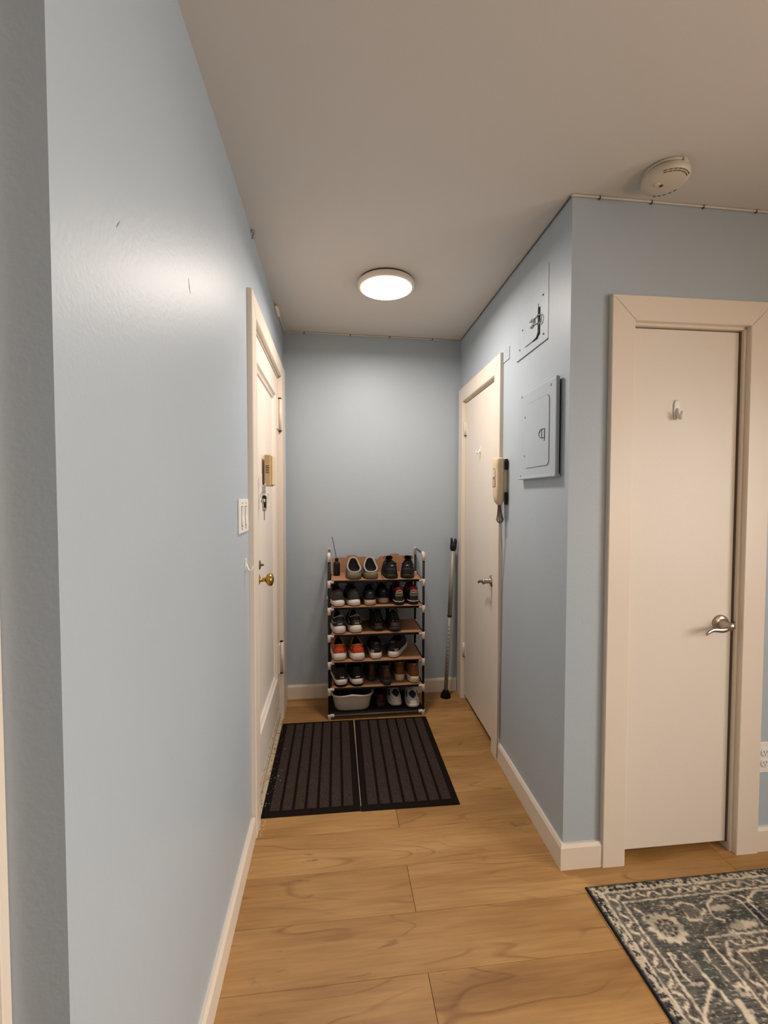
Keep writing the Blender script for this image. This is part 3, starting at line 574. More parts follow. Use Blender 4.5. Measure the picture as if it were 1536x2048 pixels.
# ------------------------------------------------------------------ patterned rug
def rug():
    LX_, LY_ = 1.66, 2.4                       # extent in +x and -y from the corner
    X0, Y0 = 1.224, 1.428
    a = np.concatenate([np.arange(0, .80, .0026), np.arange(.80, LX_, .012), [LX_]])
    b = np.concatenate([np.arange(0, .50, .0026), np.arange(.50, LY_, .014), [LY_]])
    A, B = np.meshgrid(a, b, indexing='ij')
    rs = np.random.RandomState(7)
    def vnoise(U, V, seed):                      # smooth value noise
        g = np.random.RandomState(seed).rand(97, 97); iu = np.floor(U).astype(int); iv = np.floor(V).astype(int); fu = U-iu; fv = V-iv
        fu = fu*fu*(3-2*fu); fv = fv*fv*(3-2*fv); q = lambda i, j: g[i % 97, j % 97]
        return (q(iu, iv)*(1-fu)+q(iu+1, iv)*fu)*(1-fv)+(q(iu, iv+1)*(1-fu)+q(iu+1, iv+1)*fu)*fv
    wx = (vnoise(A*60, B*60, 1)-.5)*.005+(vnoise(A*190, B*190, 2)-.5)*.005; wy = (vnoise(A*60, B*60, 3)-.5)*.005+(vnoise(A*190, B*190, 4)-.5)*.005
    p = np.minimum(A, LX_-A)+wx; q = np.minimum(B, LY_-B)+wy
    nz = .55*vnoise(A*90, B*90, 5)+.45*vnoise(A*260, B*260, 6); n1 = vnoise(A*14, B*14, 8); n2 = vnoise(A*45, B*200, 9); streak = vnoise(A*35, B*320, 12)
    cream = np.array((.74, .64, .49)); grey = np.array((.078, .080, .075)); dark = np.array((.022, .024, .028)); taupe = np.array((.20, .175, .145)); navy = np.array((.015, .02, .045)); green = np.array((.09, .11, .095))
    col = np.zeros(A.shape+(3,)); col[:] = grey
    def lay(mask, c, al=1.0): 
        m = np.clip(mask, 0, 1)[..., None]*al; col[:] = col*(1-m)+np.array(c)*m
    S = lambda x, w_=.0015: 1/(1+np.exp(-np.clip(x/w_, -30, 30)))
    qa = q*1.28                                   # the top borders run a little narrower
    d = np.minimum(p, qa)
    lay(S(n1-.5, .1), taupe, .35); lay(S(nz-.60, .03), dark, .55); lay(S(.40-nz, .03), taupe, .35)
    # outer speckled band
    out = S(.034-d); lay(out, grey*.8); lay(out*S(nz-.50, .02)*S(d-.010), cream*.85, .9); lay(out*S(.36-nz, .03), dark, .9)
    # guard bands
    for lo_, hi_ in ((.040, .087), (.276, .332)):
        bnd = S(d-lo_)*S(hi_-d); lay(bnd, taupe, .75); lay(bnd*S(.42-nz, .03), dark, .7)
        t = np.where(p < qa, q, p); mid = (lo_+hi_)/2; ph = t/.058
        leaf_ = .0045-np.abs(d-mid-.010*np.sin(2*PI*ph))+.004*np.cos(4*PI*ph); lay(bnd*S(leaf_, .0012), cream, .95)
        vv = .0012-np.abs(d-mid+.012*np.sin(2*PI*ph+.6)); lay(bnd*S(vv, .0008), dark, .9)
    # main border ground
    mb_ = S(d-.092)*S(.270-d); lay(mb_*S(n1-.45, .12), green, .35); lay(mb_*S(streak-.62, .05), taupe, .5); lay(mb_*S(.30-streak, .05), dark, .5)
    fi = S(d-.337); lay(fi*S(n1-.55, .1), dark, .5); lay(fi*S(nz-.57, .03), taupe, .6)
    def seg(P_, w_, c, al=.95, mir=True):
        D = np.full(A.shape, 9.)
        for (x1, y1), (x2, y2) in zip(P_[:-1], P_[1:]):
            dx, dy = x2-x1, y2-y1; t = np.clip(((p-x1)*dx+(q-y1)*dy)/(dx*dx+dy*dy+1e-9), 0, 1); D = np.minimum(D, np.hypot(p-x1-t*dx, q-y1-t*dy))
        lay(S(w_-D, .0010), c, al)
    def blob(x, y, rx, ry, c, al=.95, lob=0, amp=0):
        th_ = np.arctan2(q-y, p-x); r_ = np.hypot((p-x)/rx, (q-y)/ry); lay(S((1+amp*np.cos(lob*th_)-r_)*min(rx, ry), .0012), c, al)
    # corner rosette
    for (rx_, ry_) in ((.175, .170),):
        blob(rx_, ry_, .056, .050, cream*.95, .9, 12, .10); blob(rx_, ry_, .040, .034, taupe, .35, 8, .1)
        for k_ in range(9):
            an = k_*2*PI/9+.2; blob(rx_+.027*math.cos(an), ry_+.024*math.sin(an), .0080, .0065, dark*.7, .95, 3, .25)
        for k_ in range(6):
            an = k_*2*PI/6; blob(rx_+.010*math.cos(an), ry_+.009*math.sin(an), .0060, .0045, dark, .9)
    # vines of the main border, corner area as seen
    TV = [[(.262, .098), (.290, .094), (.318, .104), (.335, .137)], [(.345, .125), (.306, .158), (.268, .154), (.274, .130)], [(.380, .166), (.356, .154), (.359, .134), (.372, .110), (.410, .087), (.466, .082), (.496, .108), (.501, .124), (.520, .118), (.540, .102), (.586, .079), (.631, .084)], [(.118, .095), (.135, .120), (.120, .140)]]
    LV = [[(.118, .245), (.116, .270), (.117, .301), (.124, .329), (.156, .332)], [(.165, .250), (.171, .276), (.176, .300), (.178, .338), (.120, .381), (.076, .421)], [(.174, .342), (.189, .354), (.187, .372)], [(.230, .250), (.225, .275)]]
    for v_ in TV:
        for o_ in (0, .40, .80): seg([(x+o_, y) for x, y in v_], .0036, cream)
    for v_ in LV:
        for o_ in (0, .26, .52, .78, 1.04): seg([(x, y+o_) for x, y in v_], .0038, cream)
    for o_ in (0, .40, .80):
        blob(.300+o_, .125, .034, .020, taupe*.9, .7, 5, .1); blob(.430+o_, .188, .045, .014, cream, .8, 6, .12); blob(.455+o_, .150, .050, .022, green*.6, .6)
        seg([(.510+o_, .125), (.507+o_, .200)], .0085, navy); seg([(.534+o_, .128), (.545+o_, .190)], .0075, navy); seg([(.497+o_, .130), (.490+o_, .200)], .002, cream); seg([(.521+o_, .128), (.524+o_, .200)], .002, cream)
        blob(.405+o_, .125, .030, .013, cream*.9, .7, 4, .2); blob(.374+o_, .213, .014, .012, cream, .9, 5, .2); blob(.374+o_, .213, .006, .005, navy); blob(.238+o_, .105, .011, .009, cream, .8, 5, .2); blob(.238+o_, .105, .005, .004, navy)
        blob(.60+o_, .14, .04, .03, taupe, .6, 6, .15)
    for o_ in (0, .26, .52, .78, 1.04):
        blob(.252, .358+o_, .018, .016, cream, .95, 5, .22); blob(.252, .358+o_, .007, .006, navy); seg([(.215, .383+o_), (.204, .450+o_)], .0095, cream, .8); blob(.125, .250+o_, .010, .009, cream, .9, 5, .2); blob(.125, .250+o_, .004, .004, navy)
        blob(.205, .300+o_, .022, .034, green*.8, .8); blob(.200, .335+o_, .012, .012, green*.5, .8); seg([(.228, .29+o_), (.233, .335+o_)], .0022, cream, .8); blob(.158, .29+o_, .022, .03, taupe*.8, .6, 5, .1); blob(.187, .375+o_, .007, .010, cream)
    # field
    for k_ in range(26):
        x, y = .37+rs.rand()*.5, .32+rs.rand()*.7; blob(x, y, .010+rs.rand()*.014, .007+rs.rand()*.012, cream if k_ % 3 else taupe, .8, 5, .25)
        seg([(x, y), (x+rs.randn()*.03, y+rs.randn()*.03), (x+rs.randn()*.05, y+rs.randn()*.05)], .0022, cream, .7)
    # border lines
    for l_, w_, c_ in ((.0375, .0038, cream), (.0900, .0036, cream), (.2730, .0042, cream), (.3345, .0040, cream)): lay(S(w_-np.abs(d-l_), .0010)*S(nz-.24, .05), c_, .95)
    # worn patches and short pile streaks
    lay(S(vnoise(A*22, B*60, 15)-.70, .04), grey*1.25, .45); lay(S(vnoise(A*120, B*300, 16)-.80, .02), cream, .45)
    lay(S(.0035-np.minimum(np.minimum(A, LX_-A), np.minimum(B, LY_-B)), .0006), dark*2, .9)
    # mesh
    z = .007+.0010*nz; edge = (A < .001) | (B < .001) | (A > LX_-.001) | (B > LY_-.001); z = np.where(edge, .001, z)
    na, nb = A.shape; vv = np.stack([A, -B, z], -1).reshape(-1, 3); idx = np.arange(na*nb).reshape(na, nb)
    f = np.stack([idx[:-1, :-1], idx[:-1, 1:], idx[1:, 1:], idx[1:, :-1]], -1).reshape(-1, 4)
    me = bpy.data.meshes.new('pile'); me.from_pydata(vv.tolist(), [], f.tolist()); me.update()
    at = me.color_attributes.new('pattern', 'FLOAT_COLOR', 'POINT'); at.data.foreach_set('color', np.concatenate([col.reshape(-1, 3), np.ones((na*nb, 1))], 1).astype(np.float32).ravel())
    m = mat('rug_pile', (.2, .2, .2), .95, bump=.6, bscale=420, spec=.1); nt = m.node_tree; an = nt.nodes.new('ShaderNodeVertexColor'); an.layer_name = 'pattern'; nt.links.new(an.outputs['Color'], nt.nodes['Principled BSDF'].inputs['Base Color']); me.materials.append(m)
    t = thing('patterned_rug', 'grey and cream distressed floral rug on the oak floor', 'rug', (0, 0, 0), Matrix.Translation((X0, Y0, 0)))
    link('pile', me, t)
    part('bound_edge', MB().box((-.003, -LY_-.003, .0003), (LX_+.003, .003, .0038), .001), M['fab'], t)
rug()

# ------------------------------------------------------------------ shoe rack
RX0, RX1, RY0, RY1 = .304, .898, 2.724, 3.014
SH = [.026, .192, .358, .528, .698, .866]; HT = 1.036
rk = thing('shoe_rack', 'six-tier black tube shoe rack with pale connectors and cardboard on its shelves', 'shoe rack', ((RX0+RX1)/2, (RY0+RY1)/2, 0))
for x in (RX0, RX1):
    for y in (RY0, RY1): part('post', MB().tube([(x, y, .002), (x, y, HT-.004)], .0078, 12), M['tube'], rk)
    hh = MB().tube([(x, RY0, HT), (x, RY1, HT)], .0075, 12); part('handle', hh, M['greytube'], rk)
    for y, s in ((RY0, 1), (RY1, -1)):
        e = MB().tube([(x, y, HT-.045), (x, y, HT-.010), (x, y+s*.004, HT-.002), (x, y+s*.012, HT+.001), (x, y+s*.035, HT+.001)], .0105, 12); part('elbow_connector', e, M['conn'], rk)
        part('foot', MB().tube([(x, y, 0), (x, y, .022)], [.0105, .0095], 12), M['conn'], rk)
for i, z in enumerate(SH):
    for y in (RY0, RY1): part('shelf_tube', MB().tube([(RX0, y, z), (RX1, y, z)], .0065, 10), M['greytube'] if i == 0 else M['tube'], rk)
    for x in (RX0, RX1): part('side_tube', MB().tube([(x, RY0, z-.001), (x, RY1, z-.001)], .0055, 8), M['tube'], rk)
    for x, sx in ((RX0, 1), (RX1, -1)):
        for y in (RY0, RY1):
            c = MB().tube([(x, y, z-.036 if i else z-.022), (x, y, z+.010)], .0102, 12).tube([(x, y, z), (x+sx*.030, y, z)], [.0100, .0092], 12)
            part('joint_connector', c, M['conn'], rk)
    part('shelf_cloth', MB().box((RX0+.004, RY0-.002, z+.0062), (RX1-.004, RY1+.002, z+.0085)), M['fab'], rk)
    if i:
        yr = .006*random.uniform(-1, 1)
        # cardboard liner with a gentle sag and a slightly wavy front edge
        nx, ny = 14, 4; x0, x1 = RX0+.014, RX1-.010; vs = []
        for k_ in (0, 1):
            for a_ in range(nx+1):
                for b_ in range(ny+1):
                    u, v_ = a_/nx, b_/ny
                    vs.append((x0+(x1-x0)*u, RY0-.011+yr+.0025*math.sin(u*7+i)*(1-v_)+(RY1-RY0+.006)*v_, z+.0092+k_*.0030))
        g = lambda k_, a_, b_: k_*(nx+1)*(ny+1)+a_*(ny+1)+b_
        fs = []
        for a_ in range(nx):
            for b_ in range(ny): fs += [(g(0, a_, b_), g(0, a_, b_+1), g(0, a_+1, b_+1), g(0, a_+1, b_)), (g(1, a_, b_), g(1, a_+1, b_), g(1, a_+1, b_+1), g(1, a_, b_+1))]
        for a_ in range(nx): fs += [(g(0, a_, 0), g(0, a_+1, 0), g(1, a_+1, 0), g(1, a_, 0)), (g(0, a_, ny), g(1, a_, ny), g(1, a_+1, ny), g(0, a_+1, ny))]
        for b_ in range(ny): fs += [(g(0, 0, b_), g(1, 0, b_), g(1, 0, b_+1), g(0, 0, b_+1)), (g(0, nx, b_), g(0, nx, b_+1), g(1, nx, b_+1), g(1, nx, b_))]
        part('cardboard_liner', MB().add(vs, fs), M['card'], rk)
        if i == 5:      # upright flap with notch and tabs at the back
            prof = [(.320, .873), (.320, .976), (.420, .982), (.424, .996), (.484, .996), (.488, .984), (.556, .983), (.584, .966), (.630, .966), (.653, .986), (.716, .991), (.719, 1.002), (.776, 1.002), (.780, .990), (.876, .988), (.880, .873)]
            yb = 2.992; part('cardboard_flap', MB().loft([[(x, yb-.0015+(zz-.875)*.06, zz) for x, zz in prof], [(x, yb+.0015+(zz-.875)*.06, zz) for x, zz in prof]], True, True, True, 0, False), M['card'], rk)
TOPZ = lambda i: SH[i]+.0125 if i else SH[i]+.0088

# ------------------------------------------------------------------ shoes
class Shoe:
    def __init__(s, L=.285, hw=.050, z0h=.030, z0t=.018, yc=.082, ca=.066, cb=.030, hh=.105, hs=.082, hf=.112, toe=.058, heelw=.72, sq=0):
        s.sq = sq; s.L, s.hw, s.z0h, s.z0t, s.yc, s.ca, s.cb, s.hh, s.hs, s.hf, s.toe, s.heelw = L, hw, z0h, z0t, yc, ca, cb, hh, hs, hf, toe, heelw
    def foot(s, th, k=1.0):
        sn_ = math.sin(th); u = .5+.5*math.copysign(abs(sn_)**(.62 if sn_ < 0 else .82), sn_); c = math.cos(th)
        prof = s.heelw+(1-s.heelw)*(1/(1+math.exp(-(u-.42)*13))); prof -= .035*math.exp(-((u-.38)/.1)**2)
        x = s.hw*prof*math.copysign(abs(c)**(.60 if sn_ < 0 else .72), c)
        x += .010*math.sin(u*PI)*.6
        return (x*k, s.L/2+(u-.5)*s.L*(1-(1-k)*.36))
    def z0(s, y):
        u = max(0, min(1, y/s.L)); return s.z0h+(s.z0t-s.z0h)*(3*u*u-2*u**3)+(.010*max(0, (u-.8)/.2)**2)
    def coll(s, th):
        sn, c = math.sin(th), math.cos(th)
        if s.sq: x = s.cb*math.copysign(abs(c)**.62, c)*(1-.10*sn); y = s.yc+s.ca*math.copysign(abs(sn)**.75, sn)
        else: x = s.cb*c*(1-.12*sn); y = s.yc+s.ca*sn
        h = s.hs+(s.hh-s.hs)*max(0, -sn)**1.6+(s.hf-s.hs)*max(0, sn)**2.0
        return (x+.003, y, h)
    def S(s, th, t, off=0):
        if off:
            p = Vector(s.S(th, t)); a = Vector(s.S(th+.03, t))-Vector(s.S(th-.03, t)); b = Vector(s.S(th, min(1, t+.03)))-Vector(s.S(th, max(0, t-.03)))
            n = a.cross(b)
            if n.length > 1e-9: n.normalize()
            return tuple(p+n*off)
        fx, fy = s.foot(th, .95); cx_, cy_, cz_ = s.coll(th); z0 = s.z0(fy)
        sn = max(0, math.sin(th)); e = t**2.1
        e2 = t**(1.9); x = fx+(cx_-fx)*e; y = fy+(cy_-fy)*(e*(1-sn)+e2*sn)
        zz = z0+(cz_-z0)*(t**1.02)
        # toe box: rises quickly, then a sloping instep
        f = sn**1.5; toe_z = z0+(s.toe-z0)*min(1, math.sin(min(1, t/.42)*PI/2))+(cz_-s.toe)*max(0, (t-.22)/.78)**1.35
        return (x, y, zz*(1-f)+toe_z*f)
    def shell(s, t0=0, t1=1, n=36, m=12):
        return [[s.S(2*PI*k/n, t0+(t1-t0)*j/m) for k in range(n)] for j in range(m+1)]
    def upper(s):
        l = s.shell(); n = 36; last = l[-1]
        l.append([((p[0]-.003)*.93+.003, s.yc+(p[1]-s.yc)*.95, p[2]+.0012) for p in last])
        l.append([((p[0]-.003)*.86+.003, s.yc+(p[1]-s.yc)*.91, p[2]-.003) for p in last])
        return MB().loft(l, True, True, False)
    def lining(s):
        last = s.shell()[-1]
        f = lambda k, z: [((p[0]-.003)*k+.003, s.yc+(p[1]-s.yc)*(k+.04), z(p)) for p in last]
        return MB().loft([f(.862, lambda p: p[2]-.0028), f(.86, lambda p: p[2]-.02), f(.9, lambda p: s.z0h+.016)], True, False, True)
    def sole(s, z_lo=.004, flare=1.04, wave=0.0, heel_up=.004):
        n = 40; L_ = []
        def loop(k, zf): return [(*s.foot(2*PI*i/n, k), zf(s.foot(2*PI*i/n, k)[1], 2*PI*i/n)) for i in range(n)]
        spring = lambda y: .010*max(0, (y/s.L-.78)/.22)**2
        top = lambda y, th: s.z0(y)+.003+wave*(.5+.5*math.cos(2*th))*0+heel_up*max(0, -math.sin(th))**4
        L_.append(loop(.97, lambda y, th: z_lo+spring(y))); L_.append(loop(flare, lambda y, th: z_lo+.003+spring(y)))
        L_.append(loop(flare*1.0, lambda y, th: z_lo+(top(y, th)-z_lo)*.55+spring(y)*.4)); L_.append(loop(1.0, top)); L_.append(loop(.93, lambda y, th: top(y, th)+.0005))
        return MB().loft(L_, True, True, True)
    def outsole(s, z_lo=0):
        n = 32; spring = lambda y: .010*max(0, (y/s.L-.78)/.22)**2
        lp = lambda k, z: [(*s.foot(2*PI*i/n, k), z+spring(s.foot(2*PI*i/n, k)[1])) for i in range(n)]
        return MB().loft([lp(.96, 0), lp(1.0, .001), lp(1.0, .0055)], True, True, True, 0, False)
    def patch(s, a0, a1, t0, t1, off=.0016, n=10, m=5, shape=None):
        vs = []; fs = []
        for o_ in (off, -.001):
            for j in range(m+1):
                for i in range(n+1):
                    u, v_ = i/n, j/m; A0, A1, T0, T1 = a0, a1, t0, t1
                    if shape: A0, A1, T0, T1 = shape(u, v_)
                    vs.append(s.S(math.radians(A0+(A1-A0)*u), T0+(T1-T0)*v_, o_))
        q = lambda k, i, j: k*(n+1)*(m+1)+j*(n+1)+i
        for j in range(m):
            for i in range(n): fs += [(q(0, i, j), q(0, i+1, j), q(0, i+1, j+1), q(0, i, j+1)), (q(1, i, j), q(1, i, j+1), q(1, i+1, j+1), q(1, i+1, j))]
        for i in range(n): fs += [(q(0, i, 0), q(1, i, 0), q(1, i+1, 0), q(0, i+1, 0)), (q(0, i, m), q(0, i+1, m), q(1, i+1, m), q(1, i, m))]
        for j in range(m): fs += [(q(0, 0, j), q(0, 0, j+1), q(1, 0, j+1), q(1, 0, j)), (q(0, n, j), q(1, n, j), q(1, n, j+1), q(0, n, j+1))]
        return MB().add(vs, fs, 0, True)
    def rim(s, r=.0035):
        return MB().tube([(p[0], p[1], p[2]+.001) for p in s.shell()[-1]], r, 8, True)
    def laces(s, n=5, t0=.50):
        mb = MB()
        for i in range(n):
            t = t0+(.94-t0)*i/(n-1); dth = 26-6*i/(n-1)
            for sg in (1, -1):
                a = [s.S(math.radians(90+sg*dth*(1-2*u)), min(.99, t+.05*u), .004+.003*math.sin(PI*u)) for u in np.linspace(0, 1, 5)]
                mb.tube(a, .0022, 6)
        top = Vector(s.S(PI/2, .97, .008))
        for sg in (1, -1): mb.tube([top, top+Vector((sg*.018, -.004, .008)), top+Vector((sg*.034, .004, -.004)), top+Vector((sg*.022, .010, -.010)), top+Vector((0, .004, -.002))], .0020, 6)
        return mb
    def tongue(s, h=.018):
        f = Vector(s.coll(PI/2)); vs = []
        loops = []
        for zz, w_, dy in ((-.030, .022, .012), (-.005, .022, .004), (h*.6, .021, -.006), (h, .016, -.012)):
            loops.append([(f.x+w_*math.cos(a), f.y+dy-.004+.0055*math.sin(a)-.010*abs(math.cos(a))**2, f.z+zz) for a in np.linspace(0, 2*PI, 13)[:-1]])
        return MB().loft(loops)

def build_shoe(name, label, group, cfg, cat='shoe'):
    s = Shoe(**cfg.get('dim', {})); t = link(name, None); props(t, label, cat, group); t.empty_display_size = .05
    def P(nm, mb, m, lab=None, par=None):
        o = link(nm, mb.mesh(nm, M[m]), par or t)
        if lab: o['label'] = lab
        return o
    up = P('upper', s.upper(), cfg['upper']); P('lining', s.lining(), cfg.get('lining', 's_lining'))
    so = P('sole', s.sole(**cfg.get('solek', {})), cfg['sole'])
    if cfg.get('out'): P('outsole', s.outsole(), cfg['out'], None, so)
    if cfg.get('rim'): P('collar_rim', s.rim(cfg.get('rimr', .0035)), cfg['rim'])
    for nm, m, a in cfg.get('patches', []): P(nm, s.patch(*a[:4], **(a[4] if len(a) > 4 else {})), m, None, up)
    if cfg.get('laces'): P('laces', s.laces(cfg.get('nl', 5), cfg.get('lt', .50)), cfg['laces'])
    if cfg.get('tongue'): P('tongue', s.tongue(), cfg['tongue'])
    if cfg.get('tab'):
        c = Vector(s.coll(-PI/2)); P('pull_tab', MB().tube([c+Vector((-.006, -.001, -.010)), c+Vector((-.005, -.004, .006)), c+Vector((0, -.004, .012)), c+Vector((.005, -.004, .006)), c+Vector((.006, -.001, -.010))], .0020, 6), cfg['tab'])
    for nm, m, pl in cfg.get('tubes', []):
        mb = MB()
        for th0, t0, th1, t1, r_ in pl: mb.tube([s.S(math.radians(th0+(th1-th0)*u), t0+(t1-t0)*u, .002) for u in np.linspace(0, 1, 7)], r_, 6)
        P(nm, mb, m)
    return t, s
def copy_tree(o, parent=None):
    c = o.copy(); C.objects.link(c); c.parent = parent
    for ch_ in list(o.children): copy_tree(ch_, c)
    return c
def place(o, x, y, z, yaw, mirror=False, toe_out=False, pitch=0):
    """x, y: where the heel (or the toe, when the toe points out) stands; yaw in degrees, positive turns the far end to the left"""
    if toe_out: x += toe_out*math.sin(math.radians(-yaw)); y += toe_out*math.cos(math.radians(yaw))
    o.matrix_world = Matrix.Translation((x, y, z)) @ Matrix.Rotation(math.radians(yaw)+(PI if toe_out else 0), 4, 'Z') @ Matrix.Rotation(math.radians(pitch), 4, 'X') @ Matrix.Diagonal((-1 if mirror else 1, 1, 1, 1))
def pair(name, cfg, group, l1, l2, p1, p2, cat='shoe'):
    a, s = build_shoe(name, l1, group, cfg, cat); b = copy_tree(a); b['label'] = l2
    place(a, *p1[:4], mirror=False, **(p1[4] if len(p1) > 4 else {})); place(b, *p2[:4], mirror=True, **(p2[4] if len(p2) > 4 else {}))
    return a, b

# top shelf: grey clogs, black sneakers
T = TOPZ(5)
pair('clog', dict(dim=dict(L=.258, hw=.048, z0h=.034, z0t=.030, yc=.080, ca=.070, cb=.040, hh=.045, hs=.070, hf=.118, toe=.085, heelw=.98, sq=1), upper='s_clog', sole='s_clogsole', solek=dict(flare=1.05), rim='s_clogrim', rimr=.0048,
     patches=[('side_band', 's_clogrim', (-150, -30, .05, .30, dict(off=.0015))), ('heel_edge', 's_clogrim', (-160, -20, .0, .10, dict(off=.0035)))]), 'grey clogs on the top shelf',
     'left grey open-back clog with pale rim, on the top shelf', 'right grey open-back clog with pale rim, next to the black sneakers', (.460, 2.720, T, 2), (.570, 2.722, T, 0))
pair('sneaker', dict(dim=dict(L=.258, hh=.102, hs=.080, hf=.112, cb=.034, heelw=.98, z0h=.022, toe=.05, hw=.045), upper='s_black', sole='s_black2', laces='s_black', tongue='s_black', rim='s_black2',
     patches=[('heel_counter', 's_black2', (-135, -45, .05, .55)), ('heel_label', 's_lacegrey', (-97, -83, .72, .80))]), 'black sneakers on the top shelf',
     'left plain black sneaker beside the grey clogs on the top shelf', 'right plain black sneaker at the right post of the top shelf', (.697, 2.722, T, 3), (.794, 2.722, T, -12))
sl = MB().tube([(.655, 2.80, T+.06), (.640, 2.78, T+.045), (.634, 2.765, T+.02), (.640, 2.752, T+.003), (.650, 2.745, T+.002)], .0017, 6)
single('shoelace', sl, M['s_black'], 'black shoelace hanging in a loop left of the plain black sneakers', 'shoelace', (.64, 2.76, T))
sl = MB().tube([(.848, 2.86, T+.085), (.866, 2.83, T+.05), (.872, 2.79, T+.02), (.884, 2.75, T+.003), (.888, 2.738, T+.002)], .002, 6)
single('shoelace', sl, M['s_black'], 'black shoelace trailing from the right plain black sneaker toward the post', 'shoelace', (.87, 2.79, T))
bt = thing('reed_bottle', 'small black bottle with one thin black reed on the top shelf', 'bottle', (.352, 2.885, T))
part('bottle_body', MB().lathe([(.018, 0), (.0215, .003), (.022, .010), (.022, .076), (.020, .084), (.012, .089), (.0095, .092), (.0095, .096)], (.352, 2.885, T), 'z', 28), M['black'], bt)
part('bottle_neck', MB().lathe([(.011, .095), (.0115, .098), (.0115, .112), (.010, .114), (.006, .1145), (.006, .105)], (.352, 2.885, T), 'z', 24), M['black'], bt)
part('reed', MB().tube([(.353, 2.887, T+.050), (.350, 2.885, T+.11), (.340, 2.88, T+.170), (.3235, 2.872, T+.255)], .0019, 7), M['black'], bt)

# second shelf
T = TOPZ(4)
pair('sneaker', dict(dim=dict(L=.280, hw=.043, hh=.104, hs=.084, hf=.118, z0h=.028, z0t=.020, heelw=.96, cb=.033), upper='s_grey', sole='s_white', solek=dict(flare=1.08, heel_up=.012), out='s_dkgrey', laces='s_black', tongue='s_dkgrey', rim='s_dkgrey',
     patches=[('heel_counter', 's_dkgrey', (-112, -68, .15, .80)), ('collar_pad', 's_dkgrey', (-200, 20, .86, .99))]), 'dark grey knit sneakers',
     'dark grey knit sneaker with white sole, poking past the left post on the second shelf', 'dark grey knit sneaker with white sole, second from the left on the second shelf', (.368, 2.722, T, 12), (.469, 2.728, T, 9))
pair('sneaker', dict(dim=dict(L=.262, hw=.0415, hh=.096, hs=.074, hf=.102, z0h=.030, heelw=.96, cb=.033), upper='s_navy', sole='s_tansole', solek=dict(flare=1.06), out='s_dkbrown', laces='s_navy', rim='s_black',
     patches=[('heel_counter', 's_black', (-130, -50, .05, .40)), ('heel_label', 's_lacegrey', (-98, -82, .72, .79))]), 'navy sneakers with tan soles',
     'left navy sneaker with tan sole, third from the left on the second shelf', 'right navy sneaker with tan sole, set back in the middle of the second shelf', (.559, 2.728, T, 0), (.653, 2.772, T, 0))
pair('trail_shoe', dict(dim=dict(L=.280, hw=.0405, hh=.114, hs=.080, hf=.120, z0h=.024, heelw=.92, cb=.031), upper='s_black', sole='s_black', out=None, laces='s_black', tongue='s_black2', rim='s_red', rimr=.0045,
     patches=[('heel_cup', 's_dkbrown', (-128, -52, .02, .16, dict(off=.003))), ('heel_band', 's_black2', (-135, -45, .16, .36, dict(off=.0025))), ('heel_panel', 's_olive', (-122, -58, .38, .66, dict(off=.003))), ('heel_stripe', 's_dkgrey', (-115, -65, .50, .56, dict(off=.0042))), ('heel_top', 's_red', (-125, -55, .68, .96, dict(off=.0025)))],
     tubes=[('sole_edge', 's_white', [(-150, .06, -132, .0, .0030), (-132, .0, -48, .0, .0032), (-48, .0, -30, .06, .0030)]), ('piping', 's_white', [(-118, .70, -90, .76, .0016), (-90, .76, -62, .70, .0016)])], tab='s_black'), 'black, olive and red trail shoes',
     'left black trail shoe with olive heel panel and red collar, on the second shelf', 'right black trail shoe with olive heel panel and red collar, against the right post', (.744, 2.720, T, 2), (.840, 2.724, T, 2))
# third shelf
T = TOPZ(3)
pair('running_shoe', dict(dim=dict(L=.280, hw=.043, hh=.110, hs=.084, hf=.120, z0h=.036, z0t=.026, heelw=.96, cb=.032), upper='s_black', sole='s_white', solek=dict(flare=1.1, heel_up=.012), laces='s_lacegrey', tongue='s_black', rim='s_palegrey', rimr=.0028,
     patches=[('heel_counter', 's_dkgrey', (-120, -60, .10, .60)), ('side_panel', 's_palegrey', (-178, -150, .30, .44)), ('side_panel', 's_palegrey', (-30, 0, .30, .44)), ('heel_mark', 's_lacegrey', (-100, -80, .30, .42))],
     tubes=[('overlay', 's_palegrey', [(-150, .35, -178, .75, .0024), (-30, .35, 0, .75, .0024), (-160, .6, -120, .45, .002)])], tab='s_lacegrey'), 'black and white running shoes',
     'left black running shoe with thick white sole, at the left post of the third shelf', 'right black running shoe with thick white sole, set back on the third shelf', (.372, 2.720, T, 10), (.477, 2.728, T, 7))
hk_dim = dict(L=.285, hw=.046, hh=.105, hs=.092, hf=.104, toe=.052, z0h=.026, z0t=.022, cb=.034)
pair('hiking_shoe', dict(dim=hk_dim, upper='s_black2', sole='s_dkgrey', solek=dict(flare=1.05), tongue='s_palegrey', rim='s_black', laces='s_black',
     patches=[('toe_cap', 's_dkbrown', (55, 125, .05, .34, dict(off=.003))), ('vamp_patch', 's_olive', (72, 84, .62, .86, dict(off=.004))), ('vamp_patch', 's_olive', (96, 108, .62, .86, dict(off=.004)))],
     tubes=[('eyelets', 's_palegrey', [(78, .47, 80, .48, .0042), (100, .47, 102, .48, .0042), (89, .56, 91, .57, .0042)])]), 'dark hiking shoes on the third shelf',
     'left dark hiking shoe with pale tongue and metal eyelets, toe forward on the third shelf', 'right dark hiking shoe with pale tongue and eyelets, toe overhanging the third shelf', (.618, 2.742, T, 2, dict(toe_out=.285)), (.720, 2.716, T, 2, dict(toe_out=.285)))
